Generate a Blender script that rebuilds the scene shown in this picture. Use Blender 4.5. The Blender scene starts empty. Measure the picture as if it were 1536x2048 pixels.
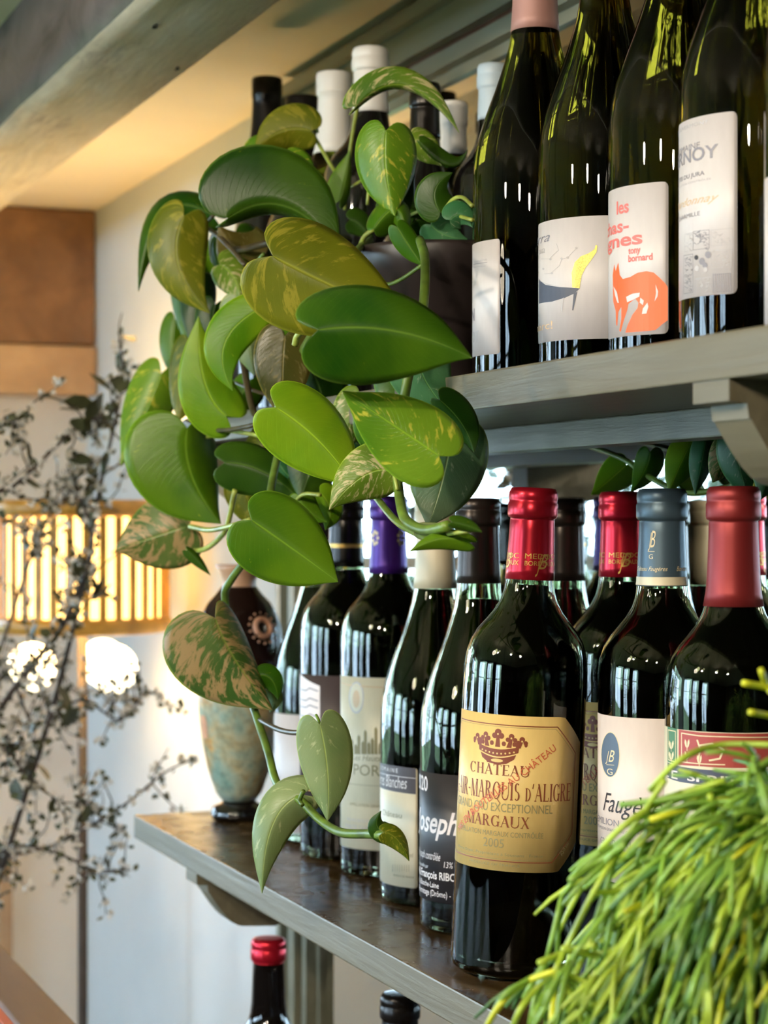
import bpy, bmesh, math, random
from math import sin, cos, pi, radians, sqrt, atan2, asin
from mathutils import Vector, Matrix

random.seed(7)
SC = bpy.context.scene
COL = SC.collection
V = Vector
# ------------------------------------------------------------------ camera
ZC = 1.45                     # eye height
F = 4000.0                    # focal length in pixels of the 1536 x 2048 frame
TH = radians(21.66)           # angle between view axis and the run of the shelves
FW = V((-cos(TH), sin(TH), 0)); RT = V((sin(TH), cos(TH), 0)); HY = 1035.0
CAM = V((0, 0, ZC))
cd = bpy.data.cameras.new('camera'); cam = bpy.data.objects.new('camera', cd); COL.objects.link(cam)
cam.matrix_world = Matrix(((RT.x, 0, -FW.x, 0), (RT.y, 0, -FW.y, 0), (0, 1, 0, ZC), (0, 0, 0, 1)))
cd.sensor_fit = 'VERTICAL'; cd.sensor_height = 36; cd.lens = F / 2048 * 36
cd.shift_y = (HY - 1024) / 2048
cd.clip_start = .05
cd.dof.use_dof = True; cd.dof.focus_distance = 1.19; cd.dof.aperture_fstop = 10.5
SC.camera = cam
# ------------------------------------------------------------------ view
SC.view_settings.view_transform = 'Standard'; SC.view_settings.look = 'None'
SC.view_settings.gamma = 1; SC.view_settings.use_curve_mapping = False
SC.view_settings.exposure = 0.38
SC.cycles.max_bounces = 10; SC.cycles.transmission_bounces = 10; SC.cycles.diffuse_bounces = 4
SC.cycles.glossy_bounces = 6; SC.cycles.transparent_max_bounces = 8
SC.cycles.caustics_refractive = False; SC.cycles.caustics_reflective = False
SC.cycles.sample_clamp_indirect = 6
# ------------------------------------------------------------------ sky
W = bpy.data.worlds.new('overcast_sky'); SC.world = W; W.use_nodes = True
bgn = W.node_tree.nodes['Background']
bgn.inputs[0].default_value = (.58, .80, 1.0, 1); bgn.inputs[1].default_value = 16.0

def lamp(name, loc, energy, color, kind='POINT', radius=.03, rot=None, size=None, spot=None):
    l = bpy.data.lights.new(name, kind); l.energy = energy; l.color = color
    if kind in ('POINT', 'SPOT'): l.shadow_soft_size = radius
    if kind == 'SPOT': l.spot_size = spot; l.spot_blend = .6
    o = bpy.data.objects.new(name, l); o.location = loc
    if kind == 'AREA':
        l.shape = 'RECTANGLE'; l.size, l.size_y = size
    if rot is not None: o.rotation_euler = rot
    COL.objects.link(o); return o

def aim(o, p):
    o.rotation_euler = (V(p) - o.location).to_track_quat('-Z', 'Y').to_euler()

WARM = (1.0, .86, .66)
# ceiling spot lamps of the room (their fittings are built further down)
SPOTS = [((-.35, -.55, 1.90), (-1.05, .50, 1.50), 30), ((-.95, -.75, 1.90), (-1.3, .50, 1.35), 28), ((.10, -.35, 1.90), (-.95, .52, 1.4), 26)]
for p, t, e in SPOTS:
    o = lamp('ceiling_spot_light', p, e, WARM, 'SPOT', .032, spot=radians(75)); aim(o, t)
FILL_POS = (-1.12, -.22, ZC + .20)  # fill light added out of view to brighten the beam's underside and ceiling
lamp('fill_light', FILL_POS, 4.2, (1.0, .86, .66), radius=.05)
lamp('basket_lamp_light', (-2.43, .565, ZC - .05), 4.5, (1.0, .70, .34), radius=.04)
# ------------------------------------------------------------------ helpers
def at(px, py, d):
    return CAM + d * (FW + RT * ((px - 768) / F) + V((0, 0, 1)) * ((HY - py) / F))
def dn(px, n):                # depth at which the ray column px meets the plane Y = n
    return n / (sin(TH) + cos(TH) * (px - 768) / F)
def atn(px, py, n): return at(px, py, dn(px, n))

def tag(o, label=None, cat=None, group=None, kind=None):
    if label: o['label'] = label
    if cat: o['category'] = cat
    if group: o['group'] = group
    if kind: o['kind'] = kind
    return o
def empty(name, loc, label, cat, group=None, rz=0):
    o = bpy.data.objects.new(name, None); o.empty_display_size = .02; o.location = loc
    o.rotation_euler = (0, 0, rz); COL.objects.link(o); return tag(o, label, cat, group)
def mesh(name, bm, mats, parent=None, smooth=True, kind=None, label=None):
    me = bpy.data.meshes.new(name)
    bmesh.ops.recalc_face_normals(bm, faces=bm.faces) if smooth != 'keep' else None
    bm.to_mesh(me); bm.free()
    for m in (mats if isinstance(mats, (list, tuple)) else [mats]): me.materials.append(m)
    if smooth is True or smooth == 'keep':
        for p in me.polygons: p.use_smooth = True
    o = bpy.data.objects.new(name, me); COL.objects.link(o)
    if parent: o.parent = parent
    if kind: o['kind'] = kind
    if label: o['label'] = label
    return o
def box(bm, x0, x1, y0, y1, z0, z1, mi=0, bev=0):
    vs = [bm.verts.new((x, y, z)) for x in (x0, x1) for y in (y0, y1) for z in (z0, z1)]
    fs = []
    for a in ((0, 1, 3, 2), (4, 6, 7, 5), (0, 4, 5, 1), (2, 3, 7, 6), (0, 2, 6, 4), (1, 5, 7, 3)):
        f = bm.faces.new([vs[i] for i in a]); f.material_index = mi; fs.append(f)
    if bev:
        es = list({e for f in fs for e in f.edges})
        bmesh.ops.bevel(bm, geom=es, offset=bev, segments=2, affect='EDGES', profile=.6)
def lathe(bm, prof, n=48, c=(0, 0, 0), mi=0, a0=0, a1=2 * pi):
    rings = []
    full = abs(a1 - a0 - 2 * pi) < 1e-6
    cnt = n if full else n + 1
    for r, z in prof:
        if r < 1e-6: rings.append([bm.verts.new((c[0], c[1], c[2] + z))])
        else: rings.append([bm.verts.new((c[0] + r * cos(a0 + (a1 - a0) * i / n), c[1] + r * sin(a0 + (a1 - a0) * i / n), c[2] + z)) for i in range(cnt)])
    for A, B in zip(rings, rings[1:]):
        for i in range(n if not full else n):
            j = (i + 1) % cnt if full else i + 1
            if len(A) == 1 and len(B) == 1: continue
            if len(A) == 1: f = bm.faces.new((A[0], B[i], B[j]))
            elif len(B) == 1: f = bm.faces.new((A[i], B[0], A[j]))
            else: f = bm.faces.new((A[i], B[i], B[j], A[j]))
            f.material_index = mi
def tube(bm, pts, rad, seg=8, caps=True, mi=0):
    pts = [V(p) for p in pts]; n = len(pts)
    rads = rad if isinstance(rad, (list, tuple)) else [rad] * n
    up = V((0.13, .31, .94)); rings = []
    prev = None
    for i, p in enumerate(pts):
        t = (pts[min(i + 1, n - 1)] - pts[max(i - 1, 0)]).normalized()
        if prev is None:
            a = t.cross(up)
            if a.length < 1e-3: a = t.cross(V((1, 0, 0)))
            a.normalize()
        else:
            a = prev - t * prev.dot(t)
            a = a.normalized() if a.length > 1e-6 else t.orthogonal().normalized()
        prev = a; b = t.cross(a)
        rings.append([bm.verts.new(p + (a * cos(2 * pi * k / seg) + b * sin(2 * pi * k / seg)) * rads[i]) for k in range(seg)])
    for A, B in zip(rings, rings[1:]):
        for k in range(seg):
            bm.faces.new((A[k], A[(k + 1) % seg], B[(k + 1) % seg], B[k])).material_index = mi
    if caps:
        bm.faces.new(rings[0][::-1]).material_index = mi; bm.faces.new(rings[-1]).material_index = mi
def smoothpath(pts, k=6):
    pts = [V(p) for p in pts]; out = []
    P = [2 * pts[0] - pts[1]] + pts + [2 * pts[-1] - pts[-2]]
    for i in range(1, len(P) - 2):
        for j in range(k):
            t = j / k; a, b, c, d = P[i - 1], P[i], P[i + 1], P[i + 2]
            out.append(.5 * ((2 * b) + (c - a) * t + (2 * a - 5 * b + 4 * c - d) * t * t + (3 * b - a - 3 * c + d) * t ** 3))
    out.append(pts[-1]); return out
def prism(bm, poly, axis, a0, a1, mi=0):
    """poly: list of 2D points in the plane across axis 'X' (y,z) or 'Y' (x,z)"""
    def mk(p, a): return (a, p[0], p[1]) if axis == 'X' else (p[0], a, p[1])
    A = [bm.verts.new(mk(p, a0)) for p in poly]; B = [bm.verts.new(mk(p, a1)) for p in poly]
    n = len(poly)
    for i in range(n): bm.faces.new((A[i], A[(i + 1) % n], B[(i + 1) % n], B[i])).material_index = mi
    f1 = bm.faces.new(A[::-1]); f2 = bm.faces.new(B); f1.material_index = f2.material_index = mi
# ------------------------------------------------------------------ materials
def nodes(name):
    m = bpy.data.materials.new(name); m.use_nodes = True
    nt = m.node_tree; return m, nt, nt.nodes, nt.links, nt.nodes['Principled BSDF']
def noise(nt, scale, detail=4, vec=None, rough=.5, dist=0):
    n = nt.nodes.new('ShaderNodeTexNoise'); n.inputs['Scale'].default_value = scale
    n.inputs['Detail'].default_value = detail; n.inputs['Roughness'].default_value = rough
    n.inputs['Distortion'].default_value = dist
    if vec: nt.links.new(vec, n.inputs['Vector'])
    return n
def ramp(nt, fac, stops):
    r = nt.nodes.new('ShaderNodeValToRGB'); e = r.color_ramp.elements
    e[0].position, e[0].color = stops[0][0], (*stops[0][1], 1)
    e[1].position, e[1].color = stops[-1][0], (*stops[-1][1], 1)
    for p, c in stops[1:-1]:
        x = e.new(p); x.color = (*c, 1)
    nt.links.new(fac, r.inputs[0]); return r
def mapping(nt, kind='Object', scale=(1, 1, 1), rot=(0, 0, 0)):
    t = nt.nodes.new('ShaderNodeTexCoord'); m = nt.nodes.new('ShaderNodeMapping')
    m.inputs['Scale'].default_value = scale; m.inputs['Rotation'].default_value = rot
    nt.links.new(t.outputs[kind], m.inputs[0]); return m.outputs[0]
def bump(nt, h, strength, dist, bs):
    b = nt.nodes.new('ShaderNodeBump'); b.inputs['Strength'].default_value = strength
    b.inputs['Distance'].default_value = dist
    nt.links.new(h, b.inputs['Height']); nt.links.new(b.outputs[0], bs.inputs['Normal']); return b
def plain(name, col, rough=.5, metal=0, spec=.5, emit=None, es=0, coat=0, var=0, vs=40):
    m, nt, N, L, b = nodes(name)
    b.inputs['Base Color'].default_value = (*col, 1); b.inputs['Roughness'].default_value = rough
    b.inputs['Metallic'].default_value = metal; b.inputs['Specular IOR Level'].default_value = spec
    b.inputs['Coat Weight'].default_value = coat
    if emit: b.inputs['Emission Color'].default_value = (*emit, 1); b.inputs['Emission Strength'].default_value = es
    n = noise(nt, vs, 3, mapping(nt))
    if var:
        r = ramp(nt, n.outputs[0], [(.3, tuple(c * (1 - var) for c in col)), (.7, tuple(min(1, c * (1 + var)) for c in col))])
        L.new(r.outputs[0], b.inputs['Base Color'])
    return m
def glassmat(name, col, rough=.0, ior=1.5):
    m, nt, N, L, b = nodes(name)
    b.inputs['Base Color'].default_value = (*col, 1); b.inputs['Roughness'].default_value = rough
    b.inputs['Transmission Weight'].default_value = 1; b.inputs['IOR'].default_value = ior
    return m
def wood(name, c0, c1, rough=.5, scale=(3, 40, 40), bs=.3, bd=.002, coat=0, nscale=1.5):
    m, nt, N, L, b = nodes(name)
    v = mapping(nt, 'Object', scale); n = noise(nt, nscale, 6, v, .6, .4)
    L.new(ramp(nt, n.outputs[0], [(.3, c0), (.7, c1)]).outputs[0], b.inputs['Base Color'])
    b.inputs['Roughness'].default_value = rough; b.inputs['Coat Weight'].default_value = coat
    b.inputs['Coat Roughness'].default_value = .12
    bump(nt, n.outputs[0], bs, bd, b); return m
M = {}
def plaster(name, c0, c1, sc=6):
    m, nt, N, L, b = nodes(name)
    v = mapping(nt); n = noise(nt, sc, 5, v)
    L.new(ramp(nt, n.outputs[0], [(.3, c0), (.7, c1)]).outputs[0], b.inputs['Base Color'])
    b.inputs['Roughness'].default_value = .85; bump(nt, n.outputs[0], .4, .01, b); return m
M['plaster'] = plaster('cream_plaster', (.74, .72, .68), (.80, .78, .75))
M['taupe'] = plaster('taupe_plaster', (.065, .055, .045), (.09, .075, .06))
M['daylit_plaster'] = plaster('daylight_tinted_plaster', (.61, .665, .70), (.66, .715, .75))  # white wall, with the blue cast of daylight put into its colour
M['ceiling'] = plaster('ceiling_plaster', (.74, .68, .52), (.80, .74, .60))
M['shelf_edge'] = wood('grey_green_paint', (.118, .102, .062), (.160, .140, .088), .45, (4, 60, 60), .5, .0015)
M['frame'] = wood('frame_grey_green', (.18, .185, .135), (.25, .25, .19), .4, (2, 30, 30), .3, .001)
M['rust'] = wood('brown_frame_lining', (.05, .018, .01), (.12, .04, .02), .4)
M['dark_wood'] = wood('aged_brown_wood', (.11, .050, .02), (.25, .13, .060), .5, (1, 8, 8))
M['light_wood'] = wood('light_brown_wood', (.36, .22, .12), (.50, .34, .20), .5, (1, 8, 8))
M['floor'] = wood('floor_boards', (.16, .12, .08), (.24, .19, .13), .4, (2, 12, 12))
# worn varnished shelf top
m, nt, N, L, b = nodes('worn_brown_shelf_top')
v = mapping(nt, 'Object', (1.2, 5, 5)); n1 = noise(nt, 9, 7, v, .65, .5); v2 = mapping(nt, 'Object', (1, 1, 1)); n2 = noise(nt, 38, 4, v2)
L.new(ramp(nt, n1.outputs[0], [(.30, (.022, .013, .005)), (.50, (.060, .036, .013)), (.68, (.15, .10, .045))]).outputs[0], b.inputs['Base Color'])
L.new(ramp(nt, n2.outputs[0], [(.3, (.14,) * 3), (.7, (.34,) * 3)]).outputs[0], b.inputs['Roughness'])
bump(nt, n1.outputs[0], .35, .0012, b); M['shelf_top'] = m
# beam: whitewash below, purple-grey paint on the side
m, nt, N, L, b = nodes('whitewashed_oak')
v = mapping(nt, 'Object', (3.0, 30, 30)); n1 = noise(nt, 4.5, 10, v, .74, .6); n2 = noise(nt, 5, 5, mapping(nt, 'Object', (1.2, 3, 3)), .6)
mx = N.new('ShaderNodeMath'); mx.operation = 'MULTIPLY_ADD'; mx.inputs[1].default_value = .55; L.new(n2.outputs[0], mx.inputs[0])
mm = N.new('ShaderNodeMath'); mm.operation = 'MULTIPLY'; mm.inputs[1].default_value = .45; L.new(n1.outputs[0], mm.inputs[0]); L.new(mm.outputs[0], mx.inputs[2])
L.new(ramp(nt, mx.outputs[0], [(.30, (.14, .11, .09)), (.37, (.46, .40, .32)), (.45, (.70, .64, .50)), (.62, (.86, .80, .66))]).outputs[0], b.inputs['Base Color'])
b.inputs['Roughness'].default_value = .75; bump(nt, n1.outputs[0], 1.0, .006, b); M['whitewash'] = m
m, nt, N, L, b = nodes('purple_grey_paint')
n1 = noise(nt, 7, 7, mapping(nt, 'Object', (1.5, 6, 3)), .6, .8)
L.new(ramp(nt, n1.outputs[0], [(.30, (.03, .022, .026)), (.45, (.10, .078, .085)), (.70, (.15, .12, .13))]).outputs[0], b.inputs['Base Color'])
b.inputs['Roughness'].default_value = .5; bump(nt, n1.outputs[0], .8, .004, b); M['purple'] = m
m, nt, N, L, b = nodes('mirror_silver')
b.inputs['Base Color'].default_value = (.86, .88, .86, 1); b.inputs['Metallic'].default_value = 1; b.inputs['Roughness'].default_value = .02
n1 = noise(nt, 3, 2, mapping(nt)); M['mirror'] = m
M['glass_red'] = glassmat('dark_bottle_glass', (.50, .58, .42))
M['glass_olive'] = glassmat('olive_bottle_glass', (.062, .046, .003), ior=1.40)
M['wine'] = plain('red_wine', (.006, .001, .002), .06, spec=.3)
M['blackglass'] = plain('black_glass', (.006, .005, .005), .03, spec=.75, coat=.3)
def foil(name, col, rough=.32, metal=.55):
    m, nt, N, L, b = nodes(name)
    b.inputs['Base Color'].default_value = (*col, 1); b.inputs['Metallic'].default_value = metal
    b.inputs['Roughness'].default_value = rough
    n = noise(nt, 60, 3, mapping(nt, 'Object', (1, 1, .25))); bump(nt, n.outputs[0], .12, .001, b); return m
M['foil_red'] = foil('bright_red_foil', (.55, .012, .03), .28, .6)
M['foil_dullred'] = foil('dull_red_foil', (.24, .020, .020), .42, .45)
M['foil_blue'] = foil('slate_blue_foil', (.075, .12, .155), .38, .4)
M['foil_purple'] = foil('purple_foil', (.06, .012, .20), .35, .4)
M['foil_black'] = foil('black_foil', (.018, .015, .013), .25, .5)
M['foil_brown'] = foil('dark_brown_foil', (.035, .025, .02), .3, .5)
M['foil_rose'] = foil('rose_brown_foil', (.42, .22, .19), .5, .15)
M['foil_white'] = plain('white_foil', (.80, .77, .72), .4)
M['foil_cream'] = plain('cream_foil', (.78, .68, .47), .4)
M['foil_lblue'] = plain('pale_blue_foil', (.55, .66, .74), .4)
M['foil_amber'] = plain('amber_foil', (.42, .17, .02), .3)
M['gold'] = plain('gold_print', (.72, .42, .10), .35, .5)
M['cork'] = plain('cork_top', (.4, .25, .13), .8)
def paper(name, col, rough=.42):
    m, nt, N, L, b = nodes(name)
    n = noise(nt, 220, 3, mapping(nt, 'Object', (1, 1, .3)))
    L.new(ramp(nt, n.outputs[0], [(.3, tuple(c * .94 for c in col)), (.7, col)]).outputs[0], b.inputs['Base Color'])
    b.inputs['Roughness'].default_value = rough; bump(nt, n.outputs[0], .06, .0004, b); return m
M['paper_yellow'] = paper('yellow_label_paper', (.80, .56, .20))
M['paper_white'] = paper('white_label_paper', (.68, .64, .645))
M['paper_pink'] = paper('pinkish_label_paper', (.78, .67, .60))
M['paper_cream'] = paper('cream_label_paper', (.80, .70, .50))
M['paper_beige'] = paper('beige_label_paper', (.74, .68, .50))
M['paper_black'] = paper('charcoal_label_paper', (.035, .030, .032))
M['paper_brown'] = paper('brown_label_paper', (.07, .05, .05))
M['ink_brown'] = plain('brown_ink', (.22, .045, .015), .5)
M['ink_red'] = plain('orange_red_ink', (.65, .13, .06), .5)
M['ink_dark'] = plain('dark_ink', (.03, .025, .03), .5)
M['ink_grey'] = plain('grey_ink', (.24, .23, .27), .5)
M['ink_lgrey'] = plain('light_grey_ink', (.50, .48, .50), .5)
M['ink_olive'] = plain('olive_ink', (.28, .24, .11), .5)
M['ink_white'] = plain('white_ink', (.82, .74, .72), .45)
M['ink_pinkred'] = plain('pink_red_ink', (.74, .17, .15), .5)
M['ink_orange'] = plain('orange_ink', (.83, .13, .015), .45)
M['ink_beige'] = plain('beige_ink', (.70, .50, .30), .5)
M['ink_green'] = plain('green_ink', (.07, .20, .10), .5)
M['ink_brick'] = plain('brick_red_ink', (.40, .06, .05), .5)
M['ink_navy'] = plain('navy_ink', (.07, .08, .12), .5)
M['ink_blue'] = plain('slate_blue_ink', (.10, .15, .22), .5)
M['ink_cream'] = plain('cream_ink', (.82, .68, .42), .5)
M['glitter'] = plain('gold_glitter', (.46, .40, .07), .35, .3, var=.4, vs=1200)
# leaves ------------------------------------------------------------
def leafmat(name, dark, mid, var, amount, rough=.30, split=None):
    m, nt, N, L, b = nodes(name)
    uv = N.new('ShaderNodeUVMap'); sp = N.new('ShaderNodeSeparateXYZ'); L.new(uv.outputs[0], sp.inputs[0])
    def math(op, a, c=None, v1=None):
        k = N.new('ShaderNodeMath'); k.operation = op
        for i, q in enumerate((a, c)):
            if q is None: continue
            if isinstance(q, (int, float)): k.inputs[i].default_value = q
            else: L.new(q, k.inputs[i])
        return k.outputs[0]
    xs = math('SUBTRACT', sp.outputs[0], .5); ax = math('ABSOLUTE', math('MULTIPLY', xs, 2.0))
    along = math('SUBTRACT', sp.outputs[1], math('MULTIPLY', ax, .30))   # runs along the side veins
    oi = N.new('ShaderNodeObjectInfo')
    cv = N.new('ShaderNodeCombineXYZ'); L.new(math('MULTIPLY', along, 7.0), cv.inputs[0]); L.new(math('MULTIPLY', sp.outputs[0], 2.6), cv.inputs[1])
    L.new(math('MULTIPLY', oi.outputs['Random'], 40.0), cv.inputs[2])
    n1 = noise(nt, 1.6, 6, cv.outputs[0], .66, .35)
    tc = N.new('ShaderNodeTexCoord'); n2 = noise(nt, 13, 3, tc.outputs['Object'], .5, .5)
    base = ramp(nt, n2.outputs[0], [(.36, dark), (.62, (mid[0] * 1.22, mid[1], mid[2]))])
    th = 1 - amount
    vr = ramp(nt, n1.outputs[0], [(max(0, th - .02), (0, 0, 0)), (th + .05, (1, 1, 1))])
    mix = N.new('ShaderNodeMix'); mix.data_type = 'RGBA'; L.new(vr.outputs[0], mix.inputs[0]); L.new(base.outputs[0], mix.inputs[6])
    mix.inputs[7].default_value = (*var, 1)
    # midrib and side veins
    rib = ramp(nt, ax, [(.0, (1, 1, 1)), (.035, (0, 0, 0))])
    sv = N.new('ShaderNodeMath'); sv.operation = 'SINE'; L.new(math('MULTIPLY', along, 62.0), sv.inputs[0])
    svr = ramp(nt, math('ABSOLUTE', sv.outputs[0]), [(.0, (1, 1, 1)), (.22, (0, 0, 0))])
    veins = math('MAXIMUM', math('MULTIPLY', rib.outputs[0], .8), math('MAXIMUM', math('MULTIPLY', svr.outputs[0], .07), math('MULTIPLY', ramp(nt, ax, [(.955, (0, 0, 0)), (.985, (1, 1, 1))]).outputs[0], .75)))
    mix2 = N.new('ShaderNodeMix'); mix2.data_type = 'RGBA'; L.new(veins, mix2.inputs[0]); L.new(mix.outputs[2], mix2.inputs[6])
    mix2.inputs[7].default_value = (min(1, mid[0] * 1.9 + .06), min(1, mid[1] * 1.6 + .06), mid[2] + .03, 1)
    L.new(mix2.outputs[2], b.inputs['Base Color'])
    b.inputs['Roughness'].default_value = rough; b.inputs['Specular IOR Level'].default_value = .36
    h = math('ADD', math('MULTIPLY', n1.outputs[0], .6), math('MULTIPLY', math('MAXIMUM', rib.outputs[0], math('MULTIPLY', svr.outputs[0], .14)), -.8))
    bump(nt, h, .38, .0009, b)
    tr = N.new('ShaderNodeBsdfTranslucent'); tm = N.new('ShaderNodeMix'); tm.data_type = 'RGBA'; tm.blend_type = 'MULTIPLY'; tm.inputs[0].default_value = 1
    L.new(mix2.outputs[2], tm.inputs[6]); tm.inputs[7].default_value = (1.0, 1.0, .35, 1); L.new(tm.outputs[2], tr.inputs[0])
    ms = N.new('ShaderNodeMixShader'); ms.inputs[0].default_value = .30
    L.new(b.outputs[0], ms.inputs[1]); L.new(tr.outputs[0], ms.inputs[2]); L.new(ms.outputs[0], N['Material Output'].inputs[0])
    return m
LM = {
 'd': leafmat('dark_green_leaf', (.015, .065, .004), (.042, .125, .007), (.30, .36, .02), .30, .30),
 'g': leafmat('green_leaf', (.04, .145, .005), (.10, .25, .008), (.45, .55, .03), .32, .30),
 'b': leafmat('bright_green_leaf', (.11, .29, .006), (.21, .41, .010), (.55, .60, .05), .30, .32),
 'o': leafmat('olive_green_leaf', (.075, .125, .006), (.165, .215, .010), (.33, .31, .03), .44, .34),
 'v': leafmat('cream_variegated_leaf', (.08, .20, .015), (.18, .33, .03), (.62, .56, .28), .46, .28),
 'y': leafmat('yellow_striped_leaf', (.08, .24, .01), (.16, .36, .02), (.60, .60, .07), .42, .30),
 'm': leafmat('deep_green_leaf', (.018, .085, .004), (.060, .165, .006), (.40, .46, .03), .30, .28),
 'q': leafmat('grey_teal_leaf', (.10, .20, .10), (.17, .28, .17), (.34, .42, .27), .36, .26),
 't': leafmat('teal_green_leaf', (.02, .14, .045), (.07, .24, .10), (.30, .42, .24), .38, .28),
 'p': leafmat('pale_green_leaf', (.16, .28, .10), (.25, .38, .17), (.50, .56, .30), .38, .30),
 'k': leafmat('bronze_green_leaf', (.06, .07, .012), (.13, .12, .025), (.22, .19, .07), .42, .22),
 'n': leafmat('blush_variegated_leaf', (.07, .16, .03), (.14, .24, .06), (.52, .36, .17), .50, .28),
}
M['stem'] = plain('vine_stem', (.10, .17, .02), .4, var=.5, vs=60)
M['stem_dark'] = plain('brown_vine_stem', (.06, .045, .02), .4, var=.5, vs=60)
M['stem_yel'] = plain('yellow_green_petiole', (.30, .36, .06), .4, var=.4, vs=60)
M['pot'] = plain('brown_plastic_pot', (.028, .020, .019), .38, var=.15)
M['soil'] = plain('potting_soil', (.03, .02, .012), .95, var=.6, vs=120)

# ================================================================== ROOM
YB = .70                       # face of the back wall
XE = -2.98                     # end wall
def struct(name, bm, mat, smooth=False): return tag(mesh(name, bm, mat, None, smooth), kind='structure')
bm = bmesh.new(); box(bm, XE - .15, 2.0, YB, YB + .15, 0, 2.1); struct('wall_back', bm, M['daylit_plaster'])
bm = bmesh.new(); box(bm, XE - .15, 2.15, -2.55, YB + .15, -.08, 0); struct('floor', bm, M['floor'])
bm = bmesh.new()
box(bm, XE - .15, 2.15, .44, YB + .15, ZC + .457, ZC + .60)
box(bm, XE - .15, 2.15, -2.55, .44, ZC + .505, ZC + .60); struct('ceiling', bm, M['ceiling'])
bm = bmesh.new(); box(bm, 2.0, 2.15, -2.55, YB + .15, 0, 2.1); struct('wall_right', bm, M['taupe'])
# end wall with a window opening
WY0, WY1, WZ0, WZ1 = -1.55, .32, .95, 1.80
bm = bmesh.new()
box(bm, XE - .15, XE, WY1, YB, 0, 2.1); box(bm, XE - .15, XE, -2.4, WY0, 0, 2.1)
box(bm, XE - .15, XE, WY0, WY1, 0, WZ0); box(bm, XE - .15, XE, WY0, WY1, WZ1, 2.1); struct('wall_left', bm, M['plaster'])
# front wall (behind the camera) with three window openings
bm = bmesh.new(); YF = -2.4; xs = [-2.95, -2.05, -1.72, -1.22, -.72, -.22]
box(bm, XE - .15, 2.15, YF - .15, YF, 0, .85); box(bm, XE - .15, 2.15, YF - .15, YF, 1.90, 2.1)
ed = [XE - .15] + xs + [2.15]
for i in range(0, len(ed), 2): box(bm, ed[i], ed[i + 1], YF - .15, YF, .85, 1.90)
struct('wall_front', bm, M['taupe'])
M['winpaint'] = plain('white_window_paint', (.72, .72, .68), .5)
m, nt, N, L, b = nodes('window_glass')
tb_ = N.new('ShaderNodeBsdfTransparent'); gl = N.new('ShaderNodeBsdfGlossy'); gl.inputs['Roughness'].default_value = .01
fr = N.new('ShaderNodeFresnel'); fr.inputs[0].default_value = 1.3; ms = N.new('ShaderNodeMixShader')
L.new(fr.outputs[0], ms.inputs[0]); L.new(tb_.outputs[0], ms.inputs[1]); L.new(gl.outputs[0], ms.inputs[2]); L.new(ms.outputs[0], N['Material Output'].inputs[0])
M['pane'] = m
def window(name, ax, a0, a1, z0, z1, pos, nv):
    bm = bmesh.new()
    def bar(u0, u1, w0, w1, th=.04):
        if ax == 'Y': box(bm, u0, u1, pos, pos + th, w0, w1)
        else: box(bm, pos, pos + th, u0, u1, w0, w1)
    bar(a0, a0 + .045, z0, z1); bar(a1 - .045, a1, z0, z1); bar(a0 + .045, a1 - .045, z0, z0 + .05); bar(a0 + .045, a1 - .045, z1 - .045, z1)
    for i in range(1, nv): c = a0 + (a1 - a0) * i / nv; bar(c - .012, c + .012, z0 + .05, z1 - .045, .03)
    zc = (z0 + z1) / 2; bar(a0 + .045, a1 - .045, zc - .012, zc + .012, .025)
    w = tag(mesh(name, bm, M['winpaint'], None, False), kind='structure')
    bm = bmesh.new()
    if ax == 'Y': box(bm, a0 + .045, a1 - .045, pos + .012, pos + .016, z0 + .05, z1 - .045)
    else: box(bm, pos + .012, pos + .016, a0 + .045, a1 - .045, z0 + .05, z1 - .045)
    mesh('pane', bm, M['pane'], w, False)
window('window_1', 'X', WY0, WY1, WZ0, WZ1, XE - .10, 4)
for i in range(3): window('window_%d' % (i + 2), 'Y', xs[2 * i], xs[2 * i + 1], .85, 1.90, YF - .10, 2)

# beam overhead -------------------------------------------------------
bm = bmesh.new(); nx = 150
prof = [(.392, .400), (.420, .398), (.448, .397), (.476, .399), (.502, .402), (.502, .457), (.392, .505)]
pr = [(.392, .505), (.391, .470), (.390, .435), (.392, .402), (.408, .397), (.428, .398), (.448, .396), (.470, .398), (.492, .399), (.502, .405), (.503, .457)]
rows = []
from mathutils import noise as mn
for i in range(nx + 1):
    x = XE + (XE * -1 + 1.0) * i / nx; row = []
    for j, (y, z) in enumerate(pr):
        k = mn.noise(V((x * 5, y * 9, z * 9))) * .0050 + mn.noise(V((x * 22, y * 40, z * 40))) * .0022
        if j in (0, 10): k = 0
        e = mn.noise(V((x * 11, 3.3, 0))) * .004 if j in (3, 4) else 0
        row.append(bm.verts.new((x, y + k * (.6 if j < 4 else .2) + e, ZC + z + k * (.8 if 3 < j < 9 else .2) + e)))
    rows.append(row)
for A, B in zip(rows, rows[1:]):
    for j in range(len(pr) - 1):
        bm.faces.new((A[j], A[j + 1], B[j + 1], B[j])).material_index = 1 if j < 3 else 0
beam = tag(mesh('ceiling_beam', bm, [M['whitewash'], M['purple']]), kind='structure')
bm = bmesh.new()
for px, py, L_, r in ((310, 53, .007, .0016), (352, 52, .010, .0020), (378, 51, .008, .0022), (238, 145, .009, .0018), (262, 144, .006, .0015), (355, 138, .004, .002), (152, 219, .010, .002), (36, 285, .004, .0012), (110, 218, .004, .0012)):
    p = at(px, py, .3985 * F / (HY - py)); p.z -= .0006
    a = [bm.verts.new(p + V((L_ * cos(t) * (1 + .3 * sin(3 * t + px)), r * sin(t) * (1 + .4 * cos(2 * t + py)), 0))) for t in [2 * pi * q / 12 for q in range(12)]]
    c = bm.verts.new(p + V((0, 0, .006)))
    for q in range(12): bm.faces.new((a[q], a[(q + 1) % 12], c))
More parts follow.
